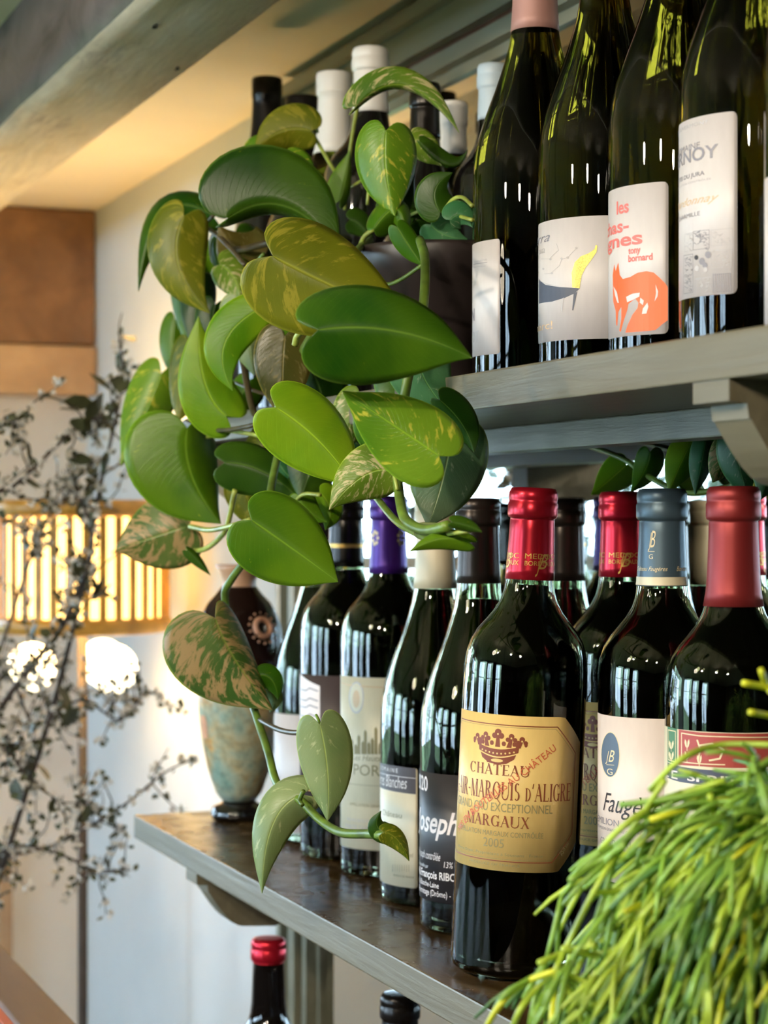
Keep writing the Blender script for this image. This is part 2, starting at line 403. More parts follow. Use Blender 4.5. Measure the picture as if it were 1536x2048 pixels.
mesh('worm_hole', bm, plain('worm_hole_shadow_wood', (.01, .008, .006), .9), beam)

# wooden lintel in the far corner --------------------------------------
lr = empty('wooden_lintel', (XE + .032, .45, ZC + .18), 'dark brown wooden lintel box in the far corner under the ceiling', 'lintel')
bm = bmesh.new(); box(bm, -.03, .03, -1.9, YB - .45 - .002, .075, .275, bev=.004); mesh('beam', bm, M['dark_wood'], lr, False)
bm = bmesh.new(); box(bm, -.03, .04, -1.9, YB - .45 - .002, 0, .073, bev=.004); mesh('board', bm, M['light_wood'], lr, False, label='lighter brown board under the lintel')

# mirror with grey-green frame -----------------------------------------
XL, XR = -1.976, .35; ZT, ZB = ZC + .446, ZC - .95; YM = .690
mr = empty('framed_mirror', ((XL + XR) / 2, YM, ZB), 'large mirror in a moulded grey-green frame behind the wine shelves', 'mirror')
mo = V(mr.location)
bm = bmesh.new(); box(bm, XL + .06 - mo.x, XR - .06 - mo.x, 0, .006, .06, ZT - ZB - .06); mesh('mirror_glass', bm, M['mirror'], mr, False)
def framepiece(ax, a0, a1, sgn, o0):
    bm = bmesh.new()
    # steps from the outer edge inward: (offset, width, projection)
    for off, w, pj, mi in ((.0, .012, .034, 0), (.012, .010, .024, 0), (.022, .020, .029, 0), (.042, .006, .019, 1), (.048, .014, .023, 0), (.062, .010, .012, 0)):
        p0, p1 = o0 + sgn * off, o0 + sgn * (off + w); p0, p1 = min(p0, p1), max(p0, p1)
        i0, i1 = a0 + off, a1 - off
        if ax == 'X': box(bm, i0 - mo.x, i1 - mo.x, .008 - pj, .008, p0 - mo.z, p1 - mo.z, mi)
        else: box(bm, p0 - mo.x, p1 - mo.x, .008 - pj, .008, i0 - mo.z, i1 - mo.z, mi)
    mesh('frame_rail', bm, [M['frame'], M['rust']], mr, False)
framepiece('X', XL, XR, -1, ZT); framepiece('X', XL, XR, 1, ZB); framepiece('Z', ZB, ZT, 1, XL); framepiece('Z', ZB, ZT, -1, XR)

# shelves ----------------------------------------------------------------
YS = .478; TS = .0215; HL, HU, H3 = ZC - .281, ZC + .0844, ZC - .66
YSB = .683
def shelf(z, x0, x1, label, brackets, top='shelf_top', batten=True):
    r = empty('wine_shelf', ((x0 + x1) / 2, (YS + YSB) / 2, z - TS), label, 'shelf'); o = V(r.location)
    bm = bmesh.new(); nn = 120
    box(bm, x0 - o.x, x1 - o.x, YS - o.y, YSB - o.y, 0, TS, 0, .0012)
    for f in bm.faces:
        if f.normal.z > .9: f.material_index = 1
    bm.normal_update()
    for f in bm.faces:
        f.material_index = 1 if f.normal.z > .9 else 0
    mesh('board', bm, [M['shelf_edge'], M[top]], r, False)
    if batten:
        bm = bmesh.new(); box(bm, x0 + .012 - o.x, x1 - o.x, .590 - o.y, .612 - o.y, -.0175, 0, 0, .001); mesh('batten', bm, M['shelf_edge'], r, False)
    for bx in brackets:
        bm = bmesh.new()
        pr = [(.4795, 0), (.4795, -.010), (.489, -.011), (.490, -.018)] + [(.491 + .030 * t, -.018 - .030 * sin(t * pi / 2)) for t in [q / 6 for q in range(7)]] + [(.550, -.050), (.570, -.042), (.5895, -.036), (.5895, 0)]
        prism(bm, [(y - o.y, zz) for y, zz in pr], 'X', bx - .016 - o.x, bx + .016 - o.x)
        b_ = mesh('bracket', bm, M['shelf_edge'], r, False)
    return r
XS0 = -1.844
shelf(HL, XS0, .26, 'lower wooden shelf with worn brown top and grey-green painted edge', [-1.655, -.81])
shelf(HU, XS0 + .03, .26, 'upper grey-green painted shelf carrying the white wine bottles and the potted vine', [-1.655, -.80])
shelf(H3, XS0 + .03, .26, 'lowest shelf below the frame, under the red-capped bottle', [-1.655, -.81])

# ================================================================== LETTERING
def text_bm(body, bold=0, shear=0, spacing=1.0):
    c = bpy.data.curves.new('lettering', 'FONT'); c.body = body; c.size = 1; c.shear = shear; c.offset = bold
    c.resolution_u = 3; c.space_character = spacing
    o = bpy.data.objects.new('lettering', c); COL.objects.link(o)
    me = bpy.data.meshes.new_from_object(o); bm = bmesh.new(); bm.from_mesh(me)
    bpy.data.objects.remove(o); bpy.data.curves.remove(c); bpy.data.meshes.remove(me)
    if bm.verts:
        xa = min(v.co.x for v in bm.verts); xb = max(v.co.x for v in bm.verts)
    else: xa, xb = 0, 1
    for v in bm.verts: v.co.x -= xa
    return bm, xb - xa
# a small serif capital alphabet drawn with strokes (thick uprights, thin bars, serifs), height 1
def serif_bm(word, weight=.15):
    bm = bmesh.new(); w = weight; t = .05; s = .055
    def poly(p): bm.faces.new([bm.verts.new((a, b, 0)) for a, b in p])
    def up(x, x0=0, foot=True, head=True, tw=None):
        k = (tw or w) / 2; poly([(x - k, 0), (x + k, 0), (x + k, 1), (x - k, 1)])
        if foot: poly([(x - k - s, 0), (x + k + s, 0), (x + k + s, t), (x - k - s, t)])
        if head: poly([(x - k - s, 1 - t), (x + k + s, 1 - t), (x + k + s, 1), (x - k - s, 1)])
    def bar(x0, x1, y, th=t): poly([(x0, y - th / 2), (x1, y - th / 2), (x1, y + th / 2), (x0, y + th / 2)])
    def dia(x0, y0, x1, y1, th): poly([(x0 - th / 2, y0), (x0 + th / 2, y0), (x1 + th / 2, y1), (x1 - th / 2, y1)])
    def ser(x, y): poly([(x - .10, y), (x + .10, y), (x + .10, y + t), (x - .10, y + t)])
    def arc(cx, cy, rx, ry, a0, a1, th=w, tn=t, n=16):
        for i in range(n):
            q = [radians(a0 + (a1 - a0) * (i + j) / n) for j in (0, 1)]
            o_ = [(cx + rx * cos(a), cy + ry * sin(a)) for a in q]; i_ = [(cx + (rx - th) * cos(a), cy + (ry - tn) * sin(a)) for a in q]
            poly([i_[0], o_[0], o_[1], i_[1]])
    X = 0; tot = 0
    for ch in word:
        n0 = len(bm.verts); wd = .7; sc = 1
        if ch == 'I': up(.14); wd = .28
        elif ch == 'L': up(.14, head=True); bar(.1, .58, t / 2); dia(.55, 0, .58, .22, t); wd = .62
        elif ch == 'E': up(.14); bar(.1, .56, t / 2); bar(.1, .48, .52); bar(.1, .55, 1 - t / 2); dia(.54, 0, .57, .2, t); dia(.53, 1, .53, .8, t); wd = .60
        elif ch == 'T': up(.35, head=False); bar(0, .70, 1 - t / 2); dia(.02, .8, .02, 1, t); dia(.68, .8, .68, 1, t); wd = .70
        elif ch == 'H': up(.14); up(.62); bar(.1, .66, .52); wd = .76
        elif ch in 'AÂ':
            dia(.08, 0, .40, 1, t); dia(.68, 0, .36, 1, w); bar(.18, .58, .34); ser(.08, 0); ser(.68, 0); wd = .76
            if ch == 'Â': dia(.22, 1.08, .38, 1.28, .11); dia(.54, 1.08, .38, 1.28, .11)
        elif ch == 'U': poly([(.05, .3), (.20, .3), (.20, 1), (.05, 1)]); poly([(0, .95), (.26, .95), (.26, 1), (0, 1)]); dia(.70, .3, .70, 1, t); poly([(.63, .95), (.78, .95), (.78, 1), (.63, 1)]); arc(.39, .31, .34, .33, 180, 360, .08, .07); wd = .80
        elif ch == 'R': up(.14); arc(.28, .75, .30, .25, -90, 90); bar(.1, .3, 1 - t / 2); bar(.1, .3, .5 + t / 2); dia(.62, 0, .36, .5, w); ser(.66, 0); wd = .74
        elif ch == 'P': up(.14); arc(.28, .73, .30, .27, -90, 90); bar(.1, .3, 1 - t / 2); bar(.1, .3, .46 + t / 2); wd = .62
        elif ch == 'B': up(.14); arc(.28, .76, .27, .24, -90, 90); arc(.28, .27, .32, .27, -90, 90); bar(.1, .3, 1 - t / 2); bar(.1, .3, .52); bar(.1, .3, t / 2); wd = .66
        elif ch == 'D': up(.14); arc(.24, .5, .46, .5, -90, 90); bar(.1, .26, 1 - t / 2); bar(.1, .26, t / 2); wd = .76
        elif ch == 'd': 
            k0 = len(bm.verts); up(.14); arc(.24, .5, .46, .5, -90, 90); bar(.1, .26, 1 - t / 2); bar(.1, .26, t / 2); wd = .56; sc = .74
        elif ch in 'CG':
            arc(.40, .5, .38, .5, 45, 315); dia(.68, .72, .68, 1, t)
            if ch == 'G': up(.66, head=False, foot=False) if False else poly([(.60, .02), (.72, .02), (.72, .42), (.60, .42)]); bar(.52, .80, .42)
            wd = .78
        elif ch in 'OQ':
            arc(.42, .5, .40, .5, 0, 360, n=28)
            if ch == 'Q': dia(.86, -.22, .46, .06, .10)
            wd = .84
        elif ch == 'M': up(.12, tw=t); up(.82); dia(.46, 0, .14, 1, w); dia(.46, 0, .80, 1, t); wd = .94
        elif ch == 'N': up(.12, tw=t); up(.66, tw=t, foot=False); dia(.64, 0, .14, 1, w); wd = .78
        elif ch == 'X': dia(.62, 0, .12, 1, w); dia(.10, 0, .60, 1, t); ser(.10, 0); ser(.62, 0); ser(.12, 1 - t); ser(.60, 1 - t); wd = .72
        elif ch == 'S': arc(.30, .74, .24, .26, 40, 270, w, t); arc(.30, .26, .26, .26, -140, 90, w, t); wd = .60
        elif ch == '-': bar(.05, .32, .42, .08); wd = .37
        elif ch == "'": dia(.06, .72, .12, 1.0, .09); wd = .20
        elif ch == ' ': wd = .35
        bm.verts.ensure_lookup_table()
        for v_ in bm.verts[n0:]:
            v_.co.x = v_.co.x * sc + X; v_.co.y *= sc
        X += wd + .08
    return bm, X - .08

class Lab:
    """Print laid out on a bottle's cylinder. a = angle from the side that faces the camera, z = height above the base."""
    def __init__(s, px, d, zb, R): s.px, s.d, s.zb, s.R = px, d, zb, R; s.lay = {}; s.k = 0
    def ang(s, x):
        q = (x - s.px) * s.d / F / s.R * (1 - .0); q = max(-.999, min(.999, q)); a = asin(q)
        q = (x - s.px) / F * (s.d - s.R * cos(a)) / s.R; return asin(max(-.999, min(.999, q)))
    def arc(s, x): return s.ang(x) * s.R
    def z(s, x, y):
        dd = s.d - s.R * cos(s.ang(x)); return ZC + (HY - y) * dd / F - s.zb
    def pt(s, x, y): return (s.arc(x), s.z(x, y))
    def size(s, px_): return px_ * (s.d - s.R) / F
    def add(s, bm, mat, layer=1):
        """bm flat in (arc, z) metres; cut in strips and bend"""
        if bm.faces:
            bmesh.ops.triangulate(bm, faces=bm.faces)
        xs_ = [v.co.x for v in bm.verts]
        if not xs_: return
        x = math.floor(min(xs_) / .0035) * .0035
        while x < max(xs_):
            bmesh.ops.bisect_plane(bm, geom=list(bm.verts) + list(bm.edges) + list(bm.faces), plane_co=(x, 0, 0), plane_no=(1, 0, 0)); x += .0035
        rr = s.R + .00012 + .00009 * layer
        for v_ in bm.verts:
            a = v_.co.x / s.R; z = v_.co.y; v_.co = V((rr * sin(a), -rr * cos(a), z))
        bmesh.ops.recalc_face_normals(bm, faces=bm.faces)
        s.lay.setdefault(mat, []).append(bm)
    def poly(s, pts, mat, layer=1, px=True):
        bm = bmesh.new(); P_ = [s.pt(*p) for p in pts] if px else pts
        bm.faces.new([bm.verts.new((a, b, 0)) for a, b in P_]); s.add(bm, mat, layer)
    def line(s, pts, wd, mat, layer=2, px=True, closed=False):
        P_ = [s.pt(*p) for p in pts] if px else list(pts); bm = bmesh.new()
        if closed: P_.append(P_[0])
        for a, b in zip(P_, P_[1:]):
            d_ = V((b[0] - a[0], b[1] - a[1])); 
            if d_.length < 1e-7: continue
            d_.normalize(); n_ = V((-d_.y, d_.x)) * wd / 2; e = d_ * wd * .3
            bm.faces.new([bm.verts.new((q.x, q.y, 0)) for q in (V(a) - n_ - e, V(b) - n_ + e, V(b) + n_ + e, V(a) + n_ - e)])
        s.add(bm, mat, layer)
    def text(s, body, x, y, cap, mat, x2=None, width=None, anchor='l', rot=0, bold=0, shear=0, serif=False, layer=2, sp=1.0, meters=None, weight=.15):
        """x,y: pixel of the baseline start (or end for anchor r, middle for c); cap: cap height in pixels; x2: pixel where it ends"""
        bm, w = serif_bm(body, weight) if serif else text_bm(body, bold, shear, sp)
        h = s.size(cap) if meters is None else meters
        sy = h / (1.0 if serif else .73); a0, z0 = s.pt(x, y) if meters is None else (x, y)
        W_ = width if width else (abs(s.arc(x2) - a0) if x2 is not None else w * sy * .95)
        sx = W_ / w
        off = {'l': 0, 'r': -W_, 'c': -W_ / 2}[anchor]
        for v_ in bm.verts:
            q = V((v_.co.x * sx + off, v_.co.y * sy, 0))
            if rot: q = Matrix.Rotation(rot, 3, 'Z') @ q
            v_.co = V((q.x + a0, q.y + z0, 0))
        s.add(bm, mat, layer)

def sheet(R, a0, a1, z0, z1, cut=0, rad=.002, R2=None):
    """curved paper label between arc angles, optional cut or rounded corners, slightly proud of the glass"""
    w = (a1 - a0) * R; n = 28; bm = bmesh.new(); cols = []
    for i in range(n + 1):
        x = w * i / n; e = min(x, w - x); c = 0
        if cut: c = max(0, cut * (1 - e / cut)) * .94 if e < cut else 0
        elif e < rad: c = rad - sqrt(max(0, rad * rad - (rad - e) ** 2))
        cols.append((a0 + x / R, z0 + c, z1 - c))
    if not cut:
        ex = []
        for q in (.15, .45): ex += [rad * q, w - rad * q]
        for x in ex:
            e = min(x, w - x); c = rad - sqrt(max(0, rad * rad - (rad - e) ** 2)); cols.append((a0 + x / R, z0 + c, z1 - c))
        cols.sort()
    for r in (R + .00012, R + .00004):
        A = [(bm.verts.new((r * sin(a), -r * cos(a), zl)), bm.verts.new((r * sin(a), -r * cos(a), zh))) for a, zl, zh in cols]
        for p, q in zip(A, A[1:]): bm.faces.new((p[0], q[0], q[1], p[1]))
        if r > R + .0001: O = A
        else: I = A
    for p, q, i_, j in zip(O, O[1:], I, I[1:]):
        bm.faces.new((p[1], q[1], j[1], i_[1])); bm.faces.new((p[0], i_[0], j[0], q[0]))
    return bm

# ================================================================== BOTTLES
PROF = {
 'bordeaux': [(.0, .0), (.030, .0), (.0355, .0008), (.0378, .003), (.0385, .007), (.0385, .178), (.0384, .186), (.0374, .196), (.0350, .2035), (.0310, .2100), (.0262, .2157), (.0215, .2215), (.0180, .2275), (.0158, .2345), (.0148, .243), (.0142, .255), (.0136, .270), (.0134, .279), (.0146, .280), (.0148, .290), (.0140, .2955), (.0128, .297)],
 'burgundy': [(.0, .0), (.032, .0), (.0375, .0008), (.0398, .003), (.0405, .007), (.0405, .125), (.0402, .140), (.0392, .150), (.0371, .160), (.0340, .170), (.0303, .1805), (.0262, .191), (.0226, .2015), (.0196, .211), (.0172, .220), (.0155, .230), (.0146, .241), (.0140, .255), (.0136, .270), (.0134, .276), (.0146, .277), (.0148, .288), (.0140, .2915), (.0128, .293)],
 'flute': [(.0, .0), (.030, .0), (.0352, .0008), (.0375, .004), (.038, .008), (.038, .13), (.0365, .160), (.031, .195), (.0245, .228), (.0190, .258), (.0158, .285), (.0145, .305), (.0142, .318), (.0152, .319), (.0152, .330), (.0135, .333)],
}
def rad_at(pf, z):
    p = [q for q in pf if q[0] > 0]
    for a, b in zip(p, p[1:]):
        if a[1] <= z <= b[1] and b[1] > a[1]: return a[0] + (b[0] - a[0]) * (z - a[1]) / (b[1] - a[1])
    return p[-1][0]
def bottle(label, px, d, zb, kind, glass, cap, fill=None, zs=1.0, tilt=0, group=None, scale=1.0, name='wine_bottle', cap_z0=None, cap_style='ring', band=None, turn=0, loc=None):
    """returns root, Lab. local -Y of the bottle faces the camera."""
    pf = [(r * scale, z * zs) for r, z in PROF[kind]]; R = max(r for r, z in pf)
    P0 = at(px, HY, d) if loc is None else V(loc); P0.z = zb
    rz = atan2(-P0.y, -P0.x) + pi / 2
    root = empty(name, P0, label, 'bottle', group, rz + turn)
    if tilt:
        root.location.z += R * sin(abs(tilt)) * .80
        root.rotation_mode = 'QUATERNION'
        root.rotation_quaternion = (Matrix.Rotation(tilt, 3, FW) @ Matrix.Rotation(rz, 3, 'Z')).to_quaternion()
    top = pf[-1][1]; bm = bmesh.new()
    if glass == 'shell':
        inner = [(max(r - .0030, .0), max(z, .006)) for r, z in pf if r > .012 * scale]
        inner = [(0, .012), (.02, .008)] + [q for q in inner if q[1] > .008]
        lathe(bm, pf, 56); 
        outer_last = pf[-1]
        lathe(bm, [outer_last] + inner[::-1], 56)
        mesh('glass_body', bm, M['glass_red'], root)
        fz = fill or .238; bm = bmesh.new()
        wi = [(max(r - .00302, .001), z) for r, z in inner and pf if .010 < z < fz]
        rf = rad_at(pf, fz) - .00302
        lathe(bm, [(0, .0125), (wi[0][0] * .8, .010)] + wi + [(rf, fz), (0, fz)], 48); mesh('wine', bm, M['wine'], root)
    else:
        lathe(bm, pf + [(0, top)], 56); mesh('glass_body', bm, M[glass], root)
    # capsule
    z0 = cap_z0 if cap_z0 else .243
    bm = bmesh.new(); g = .0004
    c = [(rad_at(pf, z0), z0 - .0001), (rad_at(pf, z0) + g, z0)]
    zr = top - .017
    for q in range(1, 7):
        z = z0 + (zr - .002 - z0) * q / 6; c.append((rad_at(pf, z) + g, z))
    if cap_style == 'ring':
        rr = .0155 * scale
        c += [(c[-1][0] - .0003, zr - .0008), (rr * .97, zr), (rr, zr + .0015), (rr, zr + .0085), (rr * .965, zr + .0095), (rr * .965, zr + .011), (rr * .985, zr + .012), (rr * .97, zr + .0155), (rr * .88, top + .001), (rr * .7, top + .0014), (0, top + .0012)]
    else:
        c += [(.0153 * scale, zr - .0008), (.0154 * scale, zr + .002), (.0154 * scale, top - .001), (.0146 * scale, top + .0008), (0, top + .001)]
    lathe(bm, c, 48); cp = mesh('capsule', bm, M[cap], root)
    if band:
        for (b0, b1, mt) in band:
            bm = bmesh.new(); st = [b0 + (b1 - b0) * i / 5 for i in range(6)]
            lathe(bm, [(rad_at(pf, z) + g + .00025, z) for z in st], 48); mesh('foil_band', bm, M[mt], cp)
    lb = Lab(px, d, zb, R); lb.root = root; lb.cap = cp; lb.pf = pf
    return lb
def paste(lb, x0, x1, y0, y1, mat, zref=None, cut=0, rad=.002, a0=None, a1=None, lname='label', lab=None, R=None):
    """paper label covering pixels x0..x1 (or angles), y1 = bottom and y0 = top measured at pixel column zref"""
    xr = zref if zref else lb.px
    a0 = a0 if a0 is not None else lb.ang(x0); a1 = a1 if a1 is not None else lb.ang(x1)
    o = mesh(lname, sheet(lb.R, a0, a1, lb.z(xr, y1), lb.z(xr, y0), cut, rad), M[mat], lb.root, 'keep', label=lab)
    lb.paper = o; return o
def ink(lb, parent=None, name='lettering', R_of_z=None):
    for mt, bms in lb.lay.items():
        big = bmesh.new()
        for b_ in bms:
            me = bpy.data.meshes.new('t'); b_.to_mesh(me); big.from_mesh(me); bpy.data.meshes.remove(me); b_.free()
        if R_of_z:
            for v_ in big.verts:
                k = (R_of_z(v_.co.z) + .0010) / sqrt(v_.co.x ** 2 + v_.co.y ** 2) if False else (R_of_z(v_.co.z) + .0006) / sqrt(v_.co.x ** 2 + v_.co.y ** 2)
                v_.co.x *= k; v_.co.y *= k
        mesh(name, big, M[mt], parent or lb.paper, False)
    lb.lay = {}
def capprint(lb, items):
    """gold print on a capsule: a Lab of the neck radius"""
    k = Lab(lb.px, lb.d, lb.zb, .0146)
    for fn in items: fn(k)
    ink(k, lb.cap, 'foil_print', lambda z: rad_at(lb.pf, z))

# ---- the labels -----------------------------------------------------------
def aligre_label(lb):
    """yellow eight-sided label with crown; laid out in metres about the label's middle angle"""
    R = lb.R; mid = radians(-23); hw = .0595; z0, z1 = .066, .160
    lb.paper = mesh('label', sheet(R, mid - hw / R, mid + hw / R, z0, z1, cut=.0175), M['paper_yellow'], lb.root, 'keep')
    c = mid * R
    def T(t, y, cap, w, mat='ink_brown', serif=False, **k): lb.text(t, c + k.pop('dx', 0), y, 0, mat, width=w, anchor='c', meters=cap, serif=serif, **k)
    T('CHÂTEAU', .1235, .0066, .041, serif=True)
    T("BEL-AIR-MARQUIS d'ALIGRE", .1090, .0106, .100, serif=True)
    T('GRAND CRU EXCEPTIONNEL', .1017, .0054, .072, 'ink_olive')
    T('MARGAUX', .0925, .0068, .043, serif=True)
    T('APPELLATION MARGAUX CONTRÔLÉE', .0868, .0032, .061, 'ink_olive')
    T('2005', .0800, .0056, .0135, 'ink_olive')
    T('Pierre Boyer, Propriétaire à Soussans · France', .0753, .0018, .062, 'ink_olive')
    T('PRODUCE OF FRANCE', .0690, .0016, .034, 'ink_olive')
    lb.text('750 ml', c + .0445, .0755, 0, 'ink_olive', width=.0095, meters=.0032, rot=radians(50))
    lb.text('MIS EN BOUTEILLES AU CHÂTEAU', c - .031, .0845, 0, 'ink_red', width=.088, meters=.0046, rot=radians(39.5), layer=3)
    def octo(i, wd, mat):
        a, b, q = hw - i, (z1 - z0) / 2 - i, .0165
        zc = (z0 + z1) / 2
        P_ = [(c - a + q, zc - b), (c + a - q, zc - b), (c + a, zc - b + q), (c + a, zc + b - q), (c + a - q, zc + b), (c - a + q, zc + b), (c - a, zc + b - q), (c - a, zc - b + q)]
        lb.line(P_, wd, mat, px=False, closed=True)
    octo(.0060, .0006, 'ink_brown'); octo(.0072, .0002, 'ink_olive')
    # crown
    y = .1335; I = 'ink_brown'
    def E(cx, cy, rx, ry, n=14, mat=I, layer=1): lb.poly([(c + cx + rx * cos(2 * pi * q / n), cy + ry * sin(2 * pi * q / n)) for q in range(n)], mat, layer, px=False)
    band = [(-.0130, y + .0042), (-.0135, y + .0078)] + [(-.0135 + .027 * q / 10, y + .0078 - .0022 * sin(pi * q / 10)) for q in range(1, 11)] + [(.0130, y + .0042)] + [(.013 - .026 * q / 10, y + .0042 - .0030 * sin(pi * q / 10)) for q in range(1, 10)]
    lb.poly([(c + a, b) for a, b in band], I, px=False)
    base = [(-.0118, y + .0030)] + [(-.0118 + .0236 * q / 10, y + .0030 - .0026 * sin(pi * q / 10)) for q in range(1, 10)] + [(.0118, y + .0030)] + [(.0105, y), (.006, y - .0028), (0, y - .0036), (-.006, y - .0028), (-.0105, y)]
    lb.poly([(c + a, b) for a, b in base], I, px=False)
    E(0, y - .0012, .0040, .0011, mat='paper_yellow', layer=3)
    for q in range(-4, 5): E(q * .0026, y + .0046 - .0020 * cos(q * .33) + .0004, .0006, .0006, 8, 'paper_yellow', 3)
    for x_, h_ in ((-.0150, .0115), (-.0085, .0130), (0, .0150), (.0085, .0130), (.0150, .0115)):
        lb.poly([(c + x_ * .84 - .0016, y + .0070), (c + x_ * .84 + .0016, y + .0070), (c + x_ + .0008, y + h_), (c + x_ - .0008, y + h_)], I, px=False)
        s_ = .0017 if x_ else .0022
        E(x_, y + h_ + .0008, s_, s_); E(x_ - .0022, y + h_ - .0012, s_ * .8, s_ * .8); E(x_ + .0022, y + h_ - .0012, s_ * .8, s_ * .8)
        E(x_, y + h_ - .0002, .0006, .0006, 8, 'paper_yellow', 3)
        for dx in (-.0036, .0036): E(x_ * .92 + dx, y + .0092, .0010, .0014)
    ink(lb)
def medoc_cap(k, px0):
    a = k.arc
    for dx in (0, -73, 73):
        k.text('MEDOC', px0 + dx * .985, 1132, 0, 'gold', width=.0150, meters=.0024) if False else None
def medoc(lb, z, ang0):
    k = Lab(lb.px, lb.d, lb.zb, .0146)
    for q in (-1, 0, 1):
        c = (ang0 + q * radians(100)) * k.R
        k.text('MEDOC', c, z + .0030, 0, 'gold', width=.0215, meters=.0034, anchor='c')
        k.text('BORDEAUX', c, z - .0012, 0, 'gold', width=.0215, meters=.0030, anchor='c')
        k.text('B', c + .0012, z - .0032, 0, 'gold', width=.0070, meters=.0100, shear=.5, anchor='c', layer=3)
        k.text('J', c - .0022, z - .0045, 0, 'gold', width=.0040, meters=.0110, shear=.5, anchor='c', layer=3)
    ink(k, lb.cap, 'foil_print', lambda z_: rad_at(lb.pf, z_))

# ======= LOWER SHELF
GF = 'red wine bottles on the lower shelf'
F_ = bottle('bright red capped claret bottle with a yellow eight-sided crown label, leaning at the shelf front', 1024, 1.242, HL, 'bordeaux', 'shell', 'foil_red', tilt=radians(2.6), group=GF, cap_z0=.2415)
aligre_label(F_); medoc(F_, .2515, radians(28))
H_ = bottle('bright red capped claret bottle with a yellow crown label, standing upright behind the leaning one', 1243, 1.340, HL, 'bordeaux', 'shell', 'foil_red', group=GF, cap_z0=.2415, turn=radians(-6))
aligre_label(H_); medoc(H_, .2515, radians(14))
# slate blue capsule, pinkish label
I_ = bottle('bottle with slate blue and cream capsule and pinkish label with an oval blue emblem', 1324, 1.205, HL, 'bordeaux', 'shell', 'foil_blue', group=GF, cap_z0=.240, band=[(.2405, .2455, 'foil_cream')])
paste(I_, 1197, 1385, 1438, 1775, 'paper_pink', a0=radians(-88), a1=radians(20), rad=.001)
def oval(lb, cx, cy, rx, ry, mat, layer=1, n=28): lb.poly([(cx + rx * cos(2 * pi * q / n), cy + ry * sin(2 * pi * q / n)) for q in range(n)], mat, layer)
oval(I_, 1222, 1511, 19, 46, 'ink_cream'); oval(I_, 1222, 1511, 17.6, 44.5, 'ink_blue', 2)
I_.text('B', 1219, 1525, 26, 'ink_cream', x2=1231, shear=.4, layer=4); I_.text('J', 1213, 1523, 22, 'ink_cream', x2=1220, shear=.4, layer=4)
I_.line([(1215, 1531), (1230, 1532)], .0003, 'ink_cream', 4); I_.text('G', 1216, 1550, 13, 'ink_cream', x2=1227, layer=4)
I_.text('Faugères', 1208, 1622, 40, 'ink_dark', x2=1345, shear=.45)
I_.text('SAINT-ÉMILION', 1239, 1656, 14, 'ink_grey', anchor='r', width=.048); I_.text('APPELLATION SAINT-ÉMILION GRAND CRU CONTRÔLÉE', 1300, 1672, 6, 'ink_grey', anchor='r', width=.068)
I_.text('GRAND CRU', 1203, 1688, 14, 'ink_grey', x2=1262)
I_.line([(1203, 1730), (1226, 1712), (1245, 1735)], .0004, 'ink_lgrey'); ink(I_)
k = Lab(1324, 1.205, HL, .0146)
k.text('B', 1300, 1095, 36, 'ink_cream', x2=1311, shear=.35); k.text('J', 1296, 1093, 30, 'ink_cream', x2=1303, shear=.35); k.line([(1296, 1103), (1309, 1103)], .0003, 'ink_cream'); k.text('G', 1298, 1118, 10, 'ink_cream', x2=1306)
k.text('Château Faugères', 1335, 1142, 9, 'ink_cream', anchor='r', width=.023, shear=.4); k.text('Bordeaux', 1352, 1142, 10, 'ink_cream', width=.012, shear=.4)
ink(k, I_.cap, 'foil_print', lambda z_: rad_at(I_.pf, z_))
# dull red capsule, green and red label
K_ = bottle('bottle with a dull red capsule and green and red leaf-patterned label behind the trailing cactus', 1467, 1.11, HL, 'bordeaux', 'shell', 'foil_dullred', group=GF, cap_z0=.2320, scale=.985)
paste(K_, 1337, 1590, 1466, 1800, 'paper_beige', a0=radians(-88), a1=radians(75), rad=.001)
K_.poly([(1337, 1455), (1356, 1460), (1356, 1531), (1337, 1526)], 'ink_green'); K_.poly([(1359, 1461), (1400, 1466), (1450, 1467), (1590, 1460), (1590, 1525), (1450, 1536), (1400, 1534), (1359, 1532)], 'ink_brick')
K_.line([(1339, 1462), (1353, 1465), (1353, 1526), (1339, 1522)], .0005, 'ink_cream', 2, closed=True); K_.line([(1590, 1468), (1450, 1474), (1400, 1473), (1365, 1468), (1365, 1526), (1400, 1529), (1450, 1530)], .0006, 'ink_cream', 2)
for cx, cy in ((1345, 1492), (1345, 1514), (1376, 1489), (1376, 1513), (1400, 1520)):
    for sx in (-1, 1):
        K_.poly([(cx, cy + 9), (cx + sx * 3, cy + 6), (cx + sx * 5, cy - 2), (cx + sx * 4, cy - 9), (cx + sx * 1.2, cy - 4)], 'ink_cream', 3)
    K_.line([(cx, cy + 8), (cx, cy + 14)], .0004, 'ink_cream', 3)
K_.line([(1402, 1492), (1425, 1488), (1448, 1500), (1440, 1518), (1420, 1522)], .0010, 'ink_cream', 3)
K_.line([(1396, 1482), (1402, 1500), (1398, 1520)], .0010, 'ink_cream', 3)
K_.poly([(1337, 1527), (1360, 1535), (1400, 1540), (1450, 1542), (1590, 1535), (1590, 1566), (1450, 1573), (1400, 1571), (1360, 1566), (1337, 1558)], 'ink_navy')
K_.text("L'E", 1357, 1561, 17, 'ink_white', anchor='r', width=.016, bold=.02); K_.text('SPRIT', 1376, 1563, 15, 'ink_white', width=.030, bold=.02); ink(K_)
# black capsuled bottle behind the two clarets
G_ = bottle('black capped bottle standing in the back row right behind the leaning claret bottle', 1128, 1.430, HL, 'burgundy', 'shell', 'foil_brown', group=GF, cap_z0=.236, fill=.23)
